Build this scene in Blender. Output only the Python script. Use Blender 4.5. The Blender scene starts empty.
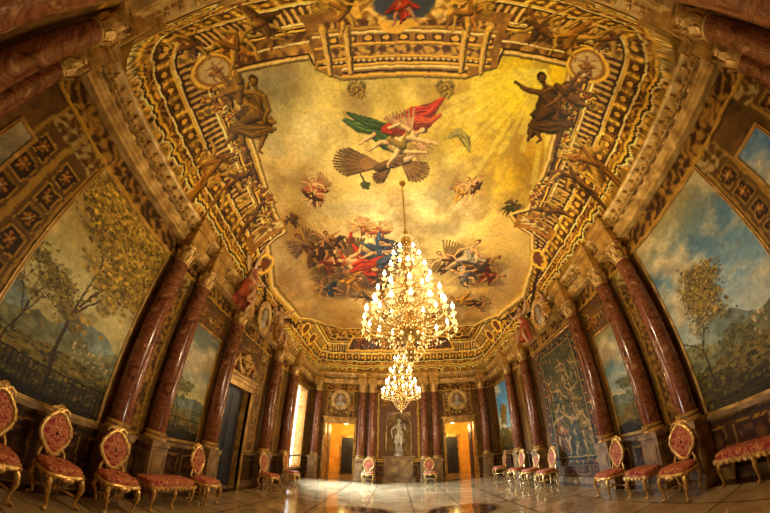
import bpy, math, random
import numpy as np
from mathutils import Matrix, Vector
random.seed(7); rng=np.random.RandomState(5)
sc=bpy.context.scene
try:
    sc.view_settings.view_transform='Standard'; sc.view_settings.look='None'; sc.view_settings.exposure=0.0
except Exception: pass
pi=math.pi
XL,XR,YN,YF=-4.55,5.0,-0.95,14.2
# ------------------------------------------------------------------ noise
NT=rng.rand(256,256).astype(np.float32)
def vn(x,y):
    xi=np.floor(x).astype(int);yi=np.floor(y).astype(int);fx=x-xi;fy=y-yi
    fx=fx*fx*(3-2*fx);fy=fy*fy*(3-2*fy)
    a=NT[yi%256,xi%256];b=NT[yi%256,(xi+1)%256];c=NT[(yi+1)%256,xi%256];d=NT[(yi+1)%256,(xi+1)%256]
    return (a*(1-fx)+b*fx)*(1-fy)+(c*(1-fx)+d*fx)*fy
def fbm(x,y,o=4):
    s=0;a=.5;t=0
    for i in range(o):
        s=s+a*vn(x*2**i+17.3*i,y*2**i+9.1*i);t+=a;a*=.55
    return s/t
def C(r,g,b): return np.array([r,g,b],np.float32)/255.
def arab(X,Y,f=14.):
    """scrolling acanthus-like relief pattern, 0..1"""
    a=fbm(X*f*.22,Y*f*.22,2)*9
    v=np.sin(X*f+2.2*np.sin(Y*f*.6+a*.5))*np.sin(Y*f+2.0*np.cos(X*f*.55+a*.4))
    return np.clip(.5+v*1.3+.5*(fbm(X*f,Y*f,2)-.5),0,1)
# ------------------------------------------------------------------ painting canvas (surface coordinates)
class Canvas:
    def __init__(s,xs,ys,up=1):
        s.xs=np.asarray(xs,np.float32);s.ys=np.asarray(ys,np.float32);s.up=up
        s.X,s.Y=np.meshgrid(s.xs,s.ys);s.c=np.zeros(s.X.shape+(3,),np.float32)
    def win(s,x0,x1,y0,y1):
        i0,i1=np.searchsorted(s.xs,[x0,x1]);j0,j1=np.searchsorted(s.ys,[y0,y1])
        if i1<=i0 or j1<=j0: return None
        sl=(slice(j0,j1),slice(i0,i1));return sl,s.X[sl],s.Y[sl]
    def mix(s,sl,a,col):
        a=np.clip(a,0,1)[...,None];s.c[sl]=s.c[sl]*(1-a)+col*a
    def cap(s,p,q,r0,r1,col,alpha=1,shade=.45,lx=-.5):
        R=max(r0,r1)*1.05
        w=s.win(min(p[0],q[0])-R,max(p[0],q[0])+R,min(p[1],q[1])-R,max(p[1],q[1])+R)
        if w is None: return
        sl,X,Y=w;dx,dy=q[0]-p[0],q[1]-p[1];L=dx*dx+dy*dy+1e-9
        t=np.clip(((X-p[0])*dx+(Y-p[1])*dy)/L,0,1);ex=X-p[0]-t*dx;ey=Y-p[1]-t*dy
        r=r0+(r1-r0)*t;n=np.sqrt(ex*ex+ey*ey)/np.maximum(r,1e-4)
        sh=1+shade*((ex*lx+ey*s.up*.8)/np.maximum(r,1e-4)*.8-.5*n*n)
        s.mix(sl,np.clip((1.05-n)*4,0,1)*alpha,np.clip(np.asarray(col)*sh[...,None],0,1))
    def blob(s,x,y,rx,ry,col,alpha=1,hard=0,nz=0):
        w=s.win(x-rx*1.6,x+rx*1.6,y-ry*1.6,y+ry*1.6)
        if w is None: return
        sl,X,Y=w;n=np.sqrt(((X-x)/rx)**2+((Y-y)/ry)**2)
        if nz: n=n+nz*(fbm(X*3/rx*.6+x*7,Y*3/ry*.6+y*5,3)-.5)
        a=np.clip((1-n)*(8 if hard else 1.6),0,1);s.mix(sl,a*alpha,np.asarray(col))
    def ring(s,x,y,rx,ry,wd,col,alpha=1):
        w=s.win(x-rx-wd,x+rx+wd,y-ry-wd,y+ry+wd)
        if w is None: return
        sl,X,Y=w;n=np.sqrt(((X-x)/rx)**2+((Y-y)/ry)**2);e=(n-1)*min(rx,ry)/wd*2
        s.mix(sl,np.clip((1-abs(e))*3,0,1)*alpha,np.clip(np.asarray(col)*(1+.5*(1-np.abs(e)-.5))[...,None],0,1))
    def rect(s,x0,x1,y0,y1,col,alpha=1):
        w=s.win(x0,x1,y0,y1)
        if w is None: return
        s.mix(w[0],np.full(w[1].shape,alpha,np.float32),np.asarray(col))
    def scroll(s,x0,x1,y0,y1,c0,c1,f=14.,alpha=1):
        w=s.win(x0,x1,y0,y1)
        if w is None: return
        sl,X,Y=w;a=arab(X,Y,f)[...,None];s.mix(sl,np.full(X.shape,alpha,np.float32),np.asarray(c0)*(1-a)+np.asarray(c1)*a)
    def inside(s,P,X,Y):
        m=np.zeros(X.shape,bool);n=len(P)
        for i in range(n):
            x1,y1=P[i];x2,y2=P[(i+1)%n]
            if y1==y2: continue
            m^=((y1>Y)!=(y2>Y))&(X<(x2-x1)*(Y-y1)/(y2-y1)+x1)
        return m
    def poly(s,P,col,alpha=1,nz=0,tex=.15):
        xs=[p[0] for p in P];ys=[p[1] for p in P]
        w=s.win(min(xs)-.1,max(xs)+.1,min(ys)-.1,max(ys)+.1)
        if w is None: return
        sl,X,Y=w
        XX=X+nz*(fbm(X*5,Y*5,2)-.5);YY=Y+nz*(fbm(X*5+40,Y*5,2)-.5)
        m=s.inside(P,XX,YY);t=(1-tex+2*tex*fbm(X*7,Y*7,3))[...,None]
        s.mix(sl,m*alpha,np.clip(np.asarray(col)*t,0,1))
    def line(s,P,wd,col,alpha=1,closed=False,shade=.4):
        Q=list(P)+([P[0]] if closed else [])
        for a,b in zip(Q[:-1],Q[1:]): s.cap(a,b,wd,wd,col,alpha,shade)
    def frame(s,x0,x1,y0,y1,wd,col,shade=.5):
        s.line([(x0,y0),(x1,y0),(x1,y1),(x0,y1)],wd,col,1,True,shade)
    def warp(s,amp,f=6.):
        """break up hard edges like a brush would: sample colours at slightly displaced places"""
        dx=(fbm(s.X*f,s.Y*f,3)-.5)*2*amp;dy=(fbm(s.X*f+50,s.Y*f+20,3)-.5)*2*amp
        ii=np.clip(np.searchsorted(s.xs,(s.X+dx).ravel()),0,len(s.xs)-1);jj=np.clip(np.searchsorted(s.ys,(s.Y+dy).ravel()),0,len(s.ys)-1)
        s.c=s.c[jj,ii].reshape(s.c.shape)
        s.c*=(.88+.24*fbm(s.X*22,s.Y*22,3))[...,None]
def fig(cv,x,y,sz,ang,skin,drape,seed,sy=1,wings=None,nd=5,dark=.35):
    r=random.Random(seed);ca,sa=math.cos(ang),math.sin(ang)
    def T(a,b):
        X=a*ca-b*sa;Y=a*sa+b*ca;return (x+X*sz,y+cv.up*Y*sz*sy)
    sk=np.asarray(skin);dr=np.asarray(drape);q=sz*(1+sy)/2
    if wings is not None:
        for sd in (-1,1):
            b0=r.uniform(.5,1.3);LL=r.uniform(.45,.75)
            for row in(1,.62):
                for k in range(9):
                    a=b0-k*.13;L=LL*row*(1-.05*k);o=.08*k*row
                    cv.cap(T(sd*(.1+o*.5),.44-o*.35),T(sd*(.1+o*.5+L*math.cos(a)),.44-o*.35+L*math.sin(a)),.045*q,.03*q,np.asarray(wings)*(1.05-.1*(k%3))*(1.0 if row==1 else 1.18),.9,.5)
    for k in range(nd+2):
        a=r.uniform(-2.8,.4);L=r.uniform(.35,.9);c=dr*r.uniform(.7,1.25);bend=r.uniform(-.7,.7)
        p=T(r.uniform(-.1,.1),r.uniform(0,.25))
        for j in range(4):
            t=(j+1)/4;e=T(L*t*math.cos(a+bend*t),.08+L*t*math.sin(a+bend*t));rr=(.15*math.sin(pi*min(t*.8+.15,1))+.03)*q
            cv.cap(p,e,rr,rr*.9,c*(.85+.25*(j%2)),1,.75);p=e
        cv.cap(T(0,.1),p,.018*q,.012*q,c*dark,.6,0);cv.cap(T(.06,.12),p,.016*q,.01*q,np.clip(c*1.5,0,1),.5,0)
    for sd in (-1,1):
        k=(sd*r.uniform(.1,.35),-r.uniform(.25,.42));f=(k[0]+r.uniform(-.25,.25),k[1]-r.uniform(.2,.42))
        cv.cap(T(sd*.08,0),T(*k),.105*q,.08*q,sk,1,.7);cv.cap(T(*k),T(*f),.075*q,.04*q,sk*.95,1,.7);cv.cap(T(*f),T(f[0]+.08*sd,f[1]-.05),.04*q,.028*q,sk*.9)
    cv.cap(T(0,0),T(.02,.4),.125*q,.165*q,sk,1,.7)
    c=dr*1.1;cv.cap(T(-.16,.42),T(.14,.02),.06*q,.11*q,c,1,.8);cv.cap(T(.14,.02),T(-.2,-.12),.11*q,.1*q,c*.85,1,.8);cv.cap(T(-.14,.36),T(.14,.0),.015*q,.02*q,c*.5,.7,0)
    for sd in (-1,1):
        a=r.uniform(-1.2,1.2);e=(sd*(.18+.27*math.cos(a)),.42+.27*math.sin(a));b=a+r.uniform(-.9,.9);h=(e[0]+sd*.26*math.cos(b),e[1]+.26*math.sin(b))
        cv.cap(T(sd*.16,.42),T(*e),.068*q,.05*q,sk,1,.7);cv.cap(T(*e),T(*h),.048*q,.03*q,sk*1.03,1,.7);cv.blob(*T(*h),.04*q,.04*q,sk,1,1)
    hx=r.uniform(-.07,.07);cv.cap(T(0,.5),T(hx*.6,.6),.05*q,.05*q,sk*.9)
    cv.cap(T(hx,.71),T(hx*1.3,.74),.098*q,.095*q,np.array(sk)*[.5,.36,.24],1,.5);cv.cap(T(hx,.66),T(hx,.69),.075*q,.08*q,sk*1.05,1,.6)
    cv.cap(T(hx-.035,.68),T(hx-.025,.68),.012*q,.012*q,sk*.35);cv.cap(T(hx+.035,.68),T(hx+.045,.68),.012*q,.012*q,sk*.35);cv.cap(T(hx-.02,.63),T(hx+.03,.63),.01*q,.01*q,sk*.5)
# ------------------------------------------------------------------ materials
def mat(name,base=(.5,.5,.5),rough=.5,metal=0,emit=None,es=0,vcol=None,noise=None,bump=0,bscale=20,trans=0,spec=None):
    m=bpy.data.materials.new(name);m.use_nodes=True;nt=m.node_tree;n=nt.nodes;b=n['Principled BSDF'];L=nt.links.new
    b.inputs['Base Color'].default_value=(*base,1);b.inputs['Roughness'].default_value=rough;b.inputs['Metallic'].default_value=metal
    if emit is not None:
        b.inputs['Emission Color'].default_value=(*emit,1);b.inputs['Emission Strength'].default_value=es
    if trans: b.inputs['Transmission Weight'].default_value=trans
    if spec is not None: b.inputs['Specular IOR Level'].default_value=spec
    tc=n.new('ShaderNodeTexCoord')
    if vcol:
        a=n.new('ShaderNodeVertexColor');a.layer_name=vcol
        nz=n.new('ShaderNodeTexNoise');nz.inputs['Scale'].default_value=9;nz.inputs['Detail'].default_value=6;L(tc.outputs['Object'],nz.inputs['Vector'])
        mr=n.new('ShaderNodeMapRange');mr.inputs['To Min'].default_value=.72;mr.inputs['To Max'].default_value=1.25;L(nz.outputs['Fac'],mr.inputs['Value'])
        mx=n.new('ShaderNodeVectorMath');mx.operation='SCALE';L(a.outputs['Color'],mx.inputs[0]);L(mr.outputs['Result'],mx.inputs['Scale']);L(mx.outputs[0],b.inputs['Base Color'])
    if noise:
        s,stops,det,dist=noise
        nz=n.new('ShaderNodeTexNoise');nz.inputs['Scale'].default_value=s;nz.inputs['Detail'].default_value=det;nz.inputs['Distortion'].default_value=dist;L(tc.outputs['Object'],nz.inputs['Vector'])
        cr=n.new('ShaderNodeValToRGB');L(nz.outputs['Fac'],cr.inputs['Fac']);e=cr.color_ramp.elements
        e[0].position,e[0].color=stops[0][0],(*stops[0][1],1);e[1].position,e[1].color=stops[-1][0],(*stops[-1][1],1)
        for p,c in stops[1:-1]:
            q=e.new(p);q.color=(*c,1)
        L(cr.outputs['Color'],b.inputs['Base Color'])
    if bump:
        nb=n.new('ShaderNodeTexNoise');nb.inputs['Scale'].default_value=bscale;nb.inputs['Detail'].default_value=4;L(tc.outputs['Object'],nb.inputs['Vector'])
        bp=n.new('ShaderNodeBump');bp.inputs['Strength'].default_value=bump;bp.inputs['Distance'].default_value=.02;L(nb.outputs['Fac'],bp.inputs['Height']);L(bp.outputs['Normal'],b.inputs['Normal'])
    return m
M_paint=mat('fresco_paint',rough=.6,vcol='Col',bump=.12,bscale=14,spec=.3)
M_floor=mat('polished_marble',rough=.11,vcol='Col')
M_gold=mat('gilded_stucco',rough=.36,metal=.4,noise=(4,[(.25,(.17,.08,.016)),(.5,(.43,.24,.055)),(.75,(.78,.49,.14))],8,.3),bump=.6,bscale=26)
M_gold2=mat('pale_gilded_moulding',rough=.4,metal=.25,noise=(5,[(.3,(.30,.16,.04)),(.5,(.55,.34,.10)),(.72,(.85,.58,.22))],6,.3),bump=.5,bscale=30)
M_stone=mat('ochre_stucco',rough=.5,noise=(3.5,[(.3,(.075,.038,.014)),(.5,(.19,.105,.035)),(.7,(.35,.21,.07))],8,.6),bump=.4,bscale=16)
M_red=mat('red_marble',rough=.17,noise=(3.4,[(.30,(.05,.013,.006)),(.43,(.135,.038,.016)),(.51,(.22,.08,.032)),(.56,(.105,.028,.012)),(.64,(.25,.105,.045)),(.76,(.42,.25,.12))],10,2.2))
M_dark=mat('dark_walnut_wood',rough=.4,noise=(4,[(.3,(.008,.010,.016)),(.7,(.03,.03,.04))],5,1))
M_gilt=mat('gilt_wood',rough=.3,metal=.6,noise=(18,[(.3,(.30,.14,.03)),(.7,(.90,.60,.20))],4,.2),bump=.25,bscale=50)
M_damask=mat('red_damask',rough=.75,noise=(19,[(.40,(.24,.008,.010)),(.49,(.30,.012,.010)),(.52,(.72,.40,.13)),(.57,(.24,.008,.008)),(.68,(.6,.28,.09))],2,1.2),bump=.3,bscale=80)
M_white=mat('white_marble',rough=.4,noise=(6,[(.3,(.22,.18,.13)),(.7,(.48,.42,.33))],5,.5))
M_crystal=mat('glowing_crystal',base=(.96,.78,.45),rough=.08,emit=(1,.66,.24),es=.42,trans=.45)  # low emission added so the crystals glow, though they are no lamps
M_brass=mat('brass_metal',base=(.7,.46,.16),rough=.25,metal=.9)
M_bulb=mat('lit_bulb',base=(1,.9,.7),emit=(1,.86,.58),es=30)
M_wax=mat('glowing_ivory',base=(.8,.65,.4),rough=.5,emit=(1,.7,.3),es=.4)  # slight emission makes the candle cups glow by themselves
M_daylight=mat('daylight_glass',base=(.8,.9,1),emit=(.80,.88,1),es=3)
M_yellow=mat('yellow_plaster',rough=.7,noise=(2,[(.3,(.62,.30,.03)),(.7,(.88,.50,.08))],3,.2))
M_skin=mat('painted_stucco_flesh',rough=.55,noise=(5,[(.3,(.36,.18,.08)),(.7,(.66,.40,.2))],3,.2))
M_redcloth=mat('red_painted_drapery',rough=.6,noise=(6,[(.3,(.22,.03,.015)),(.7,(.55,.12,.04))],3,.4))
M_hair=mat('brown_hair',base=(.10,.05,.02),rough=.7)
# ------------------------------------------------------------------ mesh builder
class MB:
    def __init__(s): s.v=[];s.f=[]
    def add(s,vs,fs,M=None):
        o=len(s.v)
        if M is not None: vs=[tuple(M@Vector(v)) for v in vs]
        s.v+=[tuple(v) for v in vs];s.f+=[tuple(i+o for i in f) for f in fs]
    def box(s,x0,x1,y0,y1,z0,z1,M=None):
        s.add([(x0,y0,z0),(x1,y0,z0),(x1,y1,z0),(x0,y1,z0),(x0,y0,z1),(x1,y0,z1),(x1,y1,z1),(x0,y1,z1)],[(0,3,2,1),(4,5,6,7),(0,1,5,4),(1,2,6,5),(2,3,7,6),(3,0,4,7)],M)
    def lathe(s,P,seg=20,M=None,cap=True):
        vs=[];fs=[]
        for r,z in P:
            for k in range(seg): a=2*pi*k/seg;vs.append((r*math.cos(a),r*math.sin(a),z))
        for i in range(len(P)-1):
            for k in range(seg): k2=(k+1)%seg;fs.append((i*seg+k,i*seg+k2,(i+1)*seg+k2,(i+1)*seg+k))
        if cap: fs.append(tuple(range(seg))[::-1]);fs.append(tuple(range((len(P)-1)*seg,len(P)*seg)))
        s.add(vs,fs,M)
    def tube(s,P,R,seg=8,closed=False,M=None):
        P=[Vector(p) for p in P];n=len(P)
        if not hasattr(R,'__len__'): R=[R]*n
        vs=[];fs=[];prev=None
        for i in range(n):
            t=(P[(i+1)%n]-P[i-1]) if closed else (P[min(i+1,n-1)]-P[max(i-1,0)])
            if t.length<1e-9: t=Vector((0,0,1))
            t.normalize()
            if prev is None: u=t.orthogonal().normalized()
            else:
                u=prev-t*prev.dot(t);u=u.normalized() if u.length>1e-6 else t.orthogonal().normalized()
            prev=u;w=t.cross(u)
            for k in range(seg): a=2*pi*k/seg;vs.append(P[i]+(u*math.cos(a)+w*math.sin(a))*R[i])
        for i in range(n if closed else n-1):
            j=(i+1)%n
            for k in range(seg): k2=(k+1)%seg;fs.append((i*seg+k,i*seg+k2,j*seg+k2,j*seg+k))
        if not closed: fs.append(tuple(range(seg))[::-1]);fs.append(tuple(range((n-1)*seg,n*seg)))
        s.add(vs,fs,M)
    def ell(s,c,r,seg=10,M=None):
        h=seg//2+1;vs=[];fs=[]
        for i in range(h+1):
            th=pi*i/h
            for k in range(seg): a=2*pi*k/seg;vs.append((c[0]+r[0]*math.sin(th)*math.cos(a),c[1]+r[1]*math.sin(th)*math.sin(a),c[2]-r[2]*math.cos(th)))
        for i in range(h):
            for k in range(seg): k2=(k+1)%seg;fs.append((i*seg+k,i*seg+k2,(i+1)*seg+k2,(i+1)*seg+k))
        s.add(vs,fs,M)
    def prism(s,P,z0,z1,M=None):
        n=len(P);s.add([(x,y,z0) for x,y in P]+[(x,y,z1) for x,y in P],[tuple(range(n))[::-1],tuple(range(n,2*n))]+[(i,(i+1)%n,(i+1)%n+n,i+n) for i in range(n)],M)
    def obj(s,name,m,parent=None,smooth=True,loc=None,bevel=0,label=None):
        me=bpy.data.meshes.new(name);me.from_pydata(s.v,[],s.f);me.materials.append(m)
        if smooth:
            me.polygons.foreach_set('use_smooth',[True]*len(me.polygons))
            try: me.set_sharp_from_angle(angle=math.radians(42))
            except Exception: pass
        me.update();o=bpy.data.objects.new(name,me);sc.collection.objects.link(o)
        if parent: o.parent=parent
        if loc: o.location=loc
        if bevel:
            b=o.modifiers.new('bevel','BEVEL');b.width=bevel;b.segments=2;b.limit_method='ANGLE'
        if label: o['label']=label
        return o
def thing(name,label,cat,loc=(0,0,0),rz=0,group=None):
    o=bpy.data.objects.new(name,None);o.empty_display_size=.1;o.location=loc;o.rotation_euler=(0,0,rz);sc.collection.objects.link(o)
    o['label']=label;o['category']=cat
    if group:o['group']=group
    return o
def clone(root,loc,rz,label=None):
    def rec(o,par):
        c=o.copy();sc.collection.objects.link(c)
        if par: c.parent=par
        for ch in o.children: rec(ch,c)
        return c
    c=rec(root,None);c.location=loc;c.rotation_euler=(0,0,rz)
    if label:c['label']=label
    return c
def structure(o): o['kind']='structure';return o
def grid_obj(name,cv,pos,m,skip=None,parent=None,flip=False,gain=1.):
    ny,nx=cv.X.shape;co=pos(cv.X.ravel().astype(np.float64),cv.Y.ravel().astype(np.float64))
    co=np.stack([np.broadcast_to(a,(nx*ny,)) for a in co],1).astype(np.float32)
    I,J=np.meshgrid(np.arange(nx-1),np.arange(ny-1));I=I.ravel();J=J.ravel()
    if skip is not None:
        cx=(cv.xs[I]+cv.xs[I+1])/2;cy=(cv.ys[J]+cv.ys[J+1])/2;k=~skip(cx,cy);I=I[k];J=J[k]
    a=J*nx+I;F=np.stack([a,a+1,a+1+nx,a+nx],1)
    if flip: F=F[:,::-1]
    me=bpy.data.meshes.new(name);me.vertices.add(len(co));me.vertices.foreach_set('co',co.ravel())
    me.loops.add(F.size);me.loops.foreach_set('vertex_index',F.ravel().astype(np.int32))
    me.polygons.add(len(F));me.polygons.foreach_set('loop_start',np.arange(0,F.size,4,dtype=np.int32))
    try: me.polygons.foreach_set('loop_total',np.full(len(F),4,np.int32))
    except Exception: pass
    me.update(calc_edges=True);me.polygons.foreach_set('use_smooth',np.ones(len(F),bool))
    at=me.color_attributes.new('Col','FLOAT_COLOR','POINT')
    lin=np.clip(np.clip(cv.c.reshape(-1,3),0,1)**2.2*gain,0,1)
    at.data.foreach_set('color',np.concatenate([lin,np.ones((len(lin),1),np.float32)],1).astype(np.float32).ravel())
    me.materials.append(m);me.validate();o=bpy.data.objects.new(name,me);sc.collection.objects.link(o)
    if parent:o.parent=parent
    return o
GOLD=C(228,172,60);DGOLD=C(152,98,30);BR=C(104,66,26);DK=C(44,26,11);PALE=C(240,202,118)
# ------------------------------------------------------------------ CEILING
VX0,VX1,VY0,VY1=-4.2,4.65,-.5,13.85
vcx,vcy,vhx,vhy,vr=(VX0+VX1)/2,(VY0+VY1)/2,(VX1-VX0)/2,(VY1-VY0)/2,.8
def vd(x,y):
    qx=np.abs(x-vcx)-vhx+vr;qy=np.abs(y-vcy)-vhy+vr
    return -(np.hypot(np.maximum(qx,0),np.maximum(qy,0))+np.minimum(np.maximum(qx,qy),0)-vr)
def vz(x,y):
    t=np.clip(vd(x,y)/1.5,0,1);return 5.4+1.75*(1-(1-t)**2.2)**(1/2.2)
def axis(a,b,mx0=.018):
    L=[0.];mid=(b-a)/2
    while L[-1]<mid: L.append(L[-1]+min(mx0,.003+L[-1]*.05))
    l=np.array(L)/L[-1]*mid;return np.concatenate([a+l,(b-l[::-1])[1:]])
xs=axis(VX0,VX1,.0125);L=[0.]
while L[-1]<VY1-VY0:
    d=L[-1];e=VY1-VY0-d
    L.append(d+min(.0125 if d<6 else .024,.003+min(d,max(e,0)+.02)*.05))
ys=VY0+np.array(L)/L[-1]*(VY1-VY0)
cv=Canvas(xs,ys,up=-1);X,Y=cv.X,cv.Y
d=vd(X,Y);z=vz(X,Y);w=(z-5.4)*.6+np.maximum(d,0)*.6
side=np.minimum(X-VX0,VX1-X)<np.minimum(Y-VY0,VY1-Y);S=np.where(side,Y,X)
n1=fbm(X*2.2,Y*2.2,4);n2=fbm(X*9,Y*9,3)
col=np.zeros_like(cv.c)
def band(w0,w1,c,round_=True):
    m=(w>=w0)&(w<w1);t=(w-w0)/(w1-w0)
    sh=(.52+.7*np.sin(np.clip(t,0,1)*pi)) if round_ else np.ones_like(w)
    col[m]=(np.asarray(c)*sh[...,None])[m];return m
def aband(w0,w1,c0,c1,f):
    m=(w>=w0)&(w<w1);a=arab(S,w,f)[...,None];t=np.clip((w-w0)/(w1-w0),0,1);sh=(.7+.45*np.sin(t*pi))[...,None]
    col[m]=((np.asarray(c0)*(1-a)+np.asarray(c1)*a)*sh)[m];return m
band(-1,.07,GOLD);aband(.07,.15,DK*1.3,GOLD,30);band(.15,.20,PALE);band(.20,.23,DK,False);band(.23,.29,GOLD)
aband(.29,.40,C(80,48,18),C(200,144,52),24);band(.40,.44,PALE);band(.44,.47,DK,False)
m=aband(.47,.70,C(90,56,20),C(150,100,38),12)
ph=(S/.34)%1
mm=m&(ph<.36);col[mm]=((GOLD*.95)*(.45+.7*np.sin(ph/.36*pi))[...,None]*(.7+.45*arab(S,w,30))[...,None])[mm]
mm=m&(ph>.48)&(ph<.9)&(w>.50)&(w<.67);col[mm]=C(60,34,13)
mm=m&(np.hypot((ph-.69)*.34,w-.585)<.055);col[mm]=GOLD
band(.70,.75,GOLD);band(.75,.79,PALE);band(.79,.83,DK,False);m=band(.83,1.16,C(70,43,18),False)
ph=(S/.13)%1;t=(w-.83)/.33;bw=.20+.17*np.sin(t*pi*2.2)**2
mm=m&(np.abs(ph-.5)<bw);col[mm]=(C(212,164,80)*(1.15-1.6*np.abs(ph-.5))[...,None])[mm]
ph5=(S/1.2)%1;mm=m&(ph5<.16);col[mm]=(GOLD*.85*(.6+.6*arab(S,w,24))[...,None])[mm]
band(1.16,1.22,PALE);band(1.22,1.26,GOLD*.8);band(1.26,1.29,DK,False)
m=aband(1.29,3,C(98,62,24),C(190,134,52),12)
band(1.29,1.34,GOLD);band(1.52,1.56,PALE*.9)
col*=(.70+.56*n1)[...,None]*(.85+.3*n2)[...,None]
cv.c[:]=col
F=[(-3.10,.71),(-1.46,.72),(-1.39,.96),(-.89,1.22),(1.43,1.20),(2.0,.94),(2.06,.64),(3.65,.65),(3.65,1.66),(3.76,2.92),(3.72,4.56),(3.30,4.85),(3.6,5.2),(4.07,5.35),(4.35,6.25),(4.5,7.84),(4.3,9.97),(3.75,11.8),(2.9,12.1),(2.12,12.0),(1.6,12.45),(.17,12.5),(-1.3,12.45),(-1.8,12.0),(-2.66,12.1),(-3.3,11.4),(-3.95,9.62),(-4.05,7.03),(-3.76,5.45),(-3.24,5.28),(-3.29,4.48),(-3.22,2.84),(-3.23,1.53)]
ctr=[(-2.5,1.2,(158,142,88)),(-1,1.6,(205,178,84)),(1,1.7,(232,190,46)),(2.8,1.2,(255,212,18)),(3.4,3,(212,156,20)),(2.4,3.5,(248,202,58)),(0,3.2,(226,192,98)),(-2.5,3.3,(205,166,88)),(0,5,(246,220,155)),(-2.8,5.5,(158,116,55)),(3,5.6,(212,172,90)),(0,7,(240,208,135)),(-3.5,8,(180,132,66)),(4,8,(188,142,70)),(0,9.5,(250,214,140)),(-2,11.5,(160,116,54)),(2.5,11.5,(165,118,56)),(-1.6,2.2,(212,188,112)),(1.8,4.6,(250,226,155))]
W=0;A=0
for a,b,c in ctr:
    k=1/(((X-a)**2+((Y-b)*.8)**2)+.15)**1.5;W=W+k;A=A+k[...,None]*C(*c)
sky=A/W[...,None];n3=fbm(X*.9+5,Y*.7+3,5)
sky=sky*(.66+.62*n3)[...,None];cl=np.clip((fbm(X*1.1+30,Y*.9+11,6)-.5)*5,0,1)[...,None]*.5
sky=sky*(1-cl)+(sky*.4+C(255,236,172)*.6)*cl
cd=np.clip((fbm(X*1.4+70,Y*1.1+51,6)-.52)*5,0,1)[...,None]*.55;sky=sky*(1-cd)+C(138,106,60)*cd
ins=cv.inside(F,X,Y);cv.c[ins]=sky[ins]
for k in range(18):
    a=.2+k*.12+random.uniform(-.03,.03);L=random.uniform(1.4,3.2);p=(3.1,.85);q=(p[0]-L*math.cos(a),p[1]+L*math.sin(a))
    cv.cap(p,q,.02,.09,C(255,240,110),.32,0)
for p in [(-2.4,1.1,.7,.3),(-2.7,2.6,.4,.6),(.9,4.2,.9,.4),(-1.2,4.6,.8,.4),(1.5,5.5,.8,.4),(2.6,10.2,.9,.7)]: cv.blob(*p,C(150,145,118),.3,0,.8)
SK=C(222,166,102);SK2=C(170,114,60)
RED=C(172,50,24);BLUE=C(66,78,96);GRN=C(75,105,45);OCH=C(190,128,40);DBR=C(78,50,28);MAR=C(108,42,26)
def wing(x,y,a0,a1,L,c,n=10,rows=3):
    for rw in range(rows):
        f=1-.28*rw
        for k in range(n):
            t=k/(n-1);a=a0+(a1-a0)*t;l=L*f*(.7+.3*math.sin(pi*(t*.8+.1)))
            cv.cap((x+.12*l*math.cos(a),y-.12*l*math.sin(a)),(x+l*math.cos(a),y-l*math.sin(a)),.04,.03,np.asarray(c)*(.72+.16*rw+.2*(k%2)),.95,.7)
            cv.cap((x,y),(x+l*math.cos(a+.05),y-l*math.sin(a+.05)),.006,.006,DK,.5,0)
wing(-.25,3.3,2.55,3.4,1.15,C(118,82,42),13);wing(.2,3.2,-1.25,-.1,.72,C(145,102,52),11);wing(-.1,3.4,3.5,4.3,.5,C(100,68,36),7,2)
cv.cap((-.35,3.35),(.3,3.15),.13,.13,C(92,62,32),1,.8)
for k in range(14): a=random.uniform(-.3,.3);b=3.25+random.uniform(-.08,.1);cv.cap((a,b),(a+.07,b+.02),.02,.012,C(130,92,50),.8,.5)
cv.cap((.3,3.15),(.5,3.0),.085,.065,C(205,172,118));cv.cap((.5,3.0),(.6,3.05),.03,.008,C(190,140,40))
def folds(pts,r,c,seed,n=9):
    for i in range(len(pts)-1):
        a,b=pts[i],pts[i+1];cv.cap(a,b,r[i],r[i+1],np.asarray(c)*.85,1,.5)
    q=random.Random(seed)
    for k in range(n):
        o=(k/(n-1)-.5)*1.6;br=[.4,1.4,.7,1.25,.5,1.5,.8,1.1,.45][k%9];ph=q.uniform(0,6)
        for i in range(len(pts)-1):
            for j in range(4):
                t0,t1=j/4,(j+1)/4;a,b=pts[i],pts[i+1];dx,dy=b[0]-a[0],b[1]-a[1];L=math.hypot(dx,dy);nx,ny=-dy/L,dx/L
                def pt(t): rr=r[i]+(r[i+1]-r[i])*t;oo=(o+.18*math.sin(ph+(i+t)*3.2))*rr;return (a[0]+dx*t+nx*oo,a[1]+dy*t+ny*oo)
                rr=(r[i]+(r[i+1]-r[i])*t0);cv.cap(pt(t0),pt(t1),rr*.11,rr*.11,np.clip(np.asarray(c)*br,0,1),.65,.2)
folds([(-1.0,2.12),(-.7,2.3),(-.35,2.35),(0,2.45)],[.05,.15,.18,.2],GRN,1)
folds([(-.9,1.98),(-.6,2.15),(-.3,2.3)],[.04,.1,.12],GRN*.8,2)
folds([(-.1,2.42),(.2,2.3),(.45,2.05),(.75,1.98),(1.05,1.68)],[.16,.26,.18,.16,.03],C(188,52,24),3)
folds([(.15,2.5),(.45,2.42),(.8,2.3)],[.18,.14,.04],RED*.75,4);folds([(.5,2.2),(.8,2.2),(1.0,2.05)],[.1,.09,.03],C(205,80,40),14)
folds([(-.35,2.55),(-.1,2.72),(.15,2.95)],[.12,.2,.12],GRN*.85,5);folds([(0,2.8),(.2,2.95),(.4,3.0)],[.14,.14,.06],C(215,168,95),6)
fig(cv,.12,2.72,.85,-1.0,C(225,176,110),C(150,120,50),3,1,C(175,130,80),0)
cv.cap((.35,2.6),(.8,2.72),.075,.05,C(222,172,108),1,.7);cv.cap((.3,2.95),(.75,2.98),.07,.04,C(215,166,105),1,.7);cv.cap((-.4,2.5),(-.75,2.72),.06,.035,C(215,166,105),1,.7)
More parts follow.
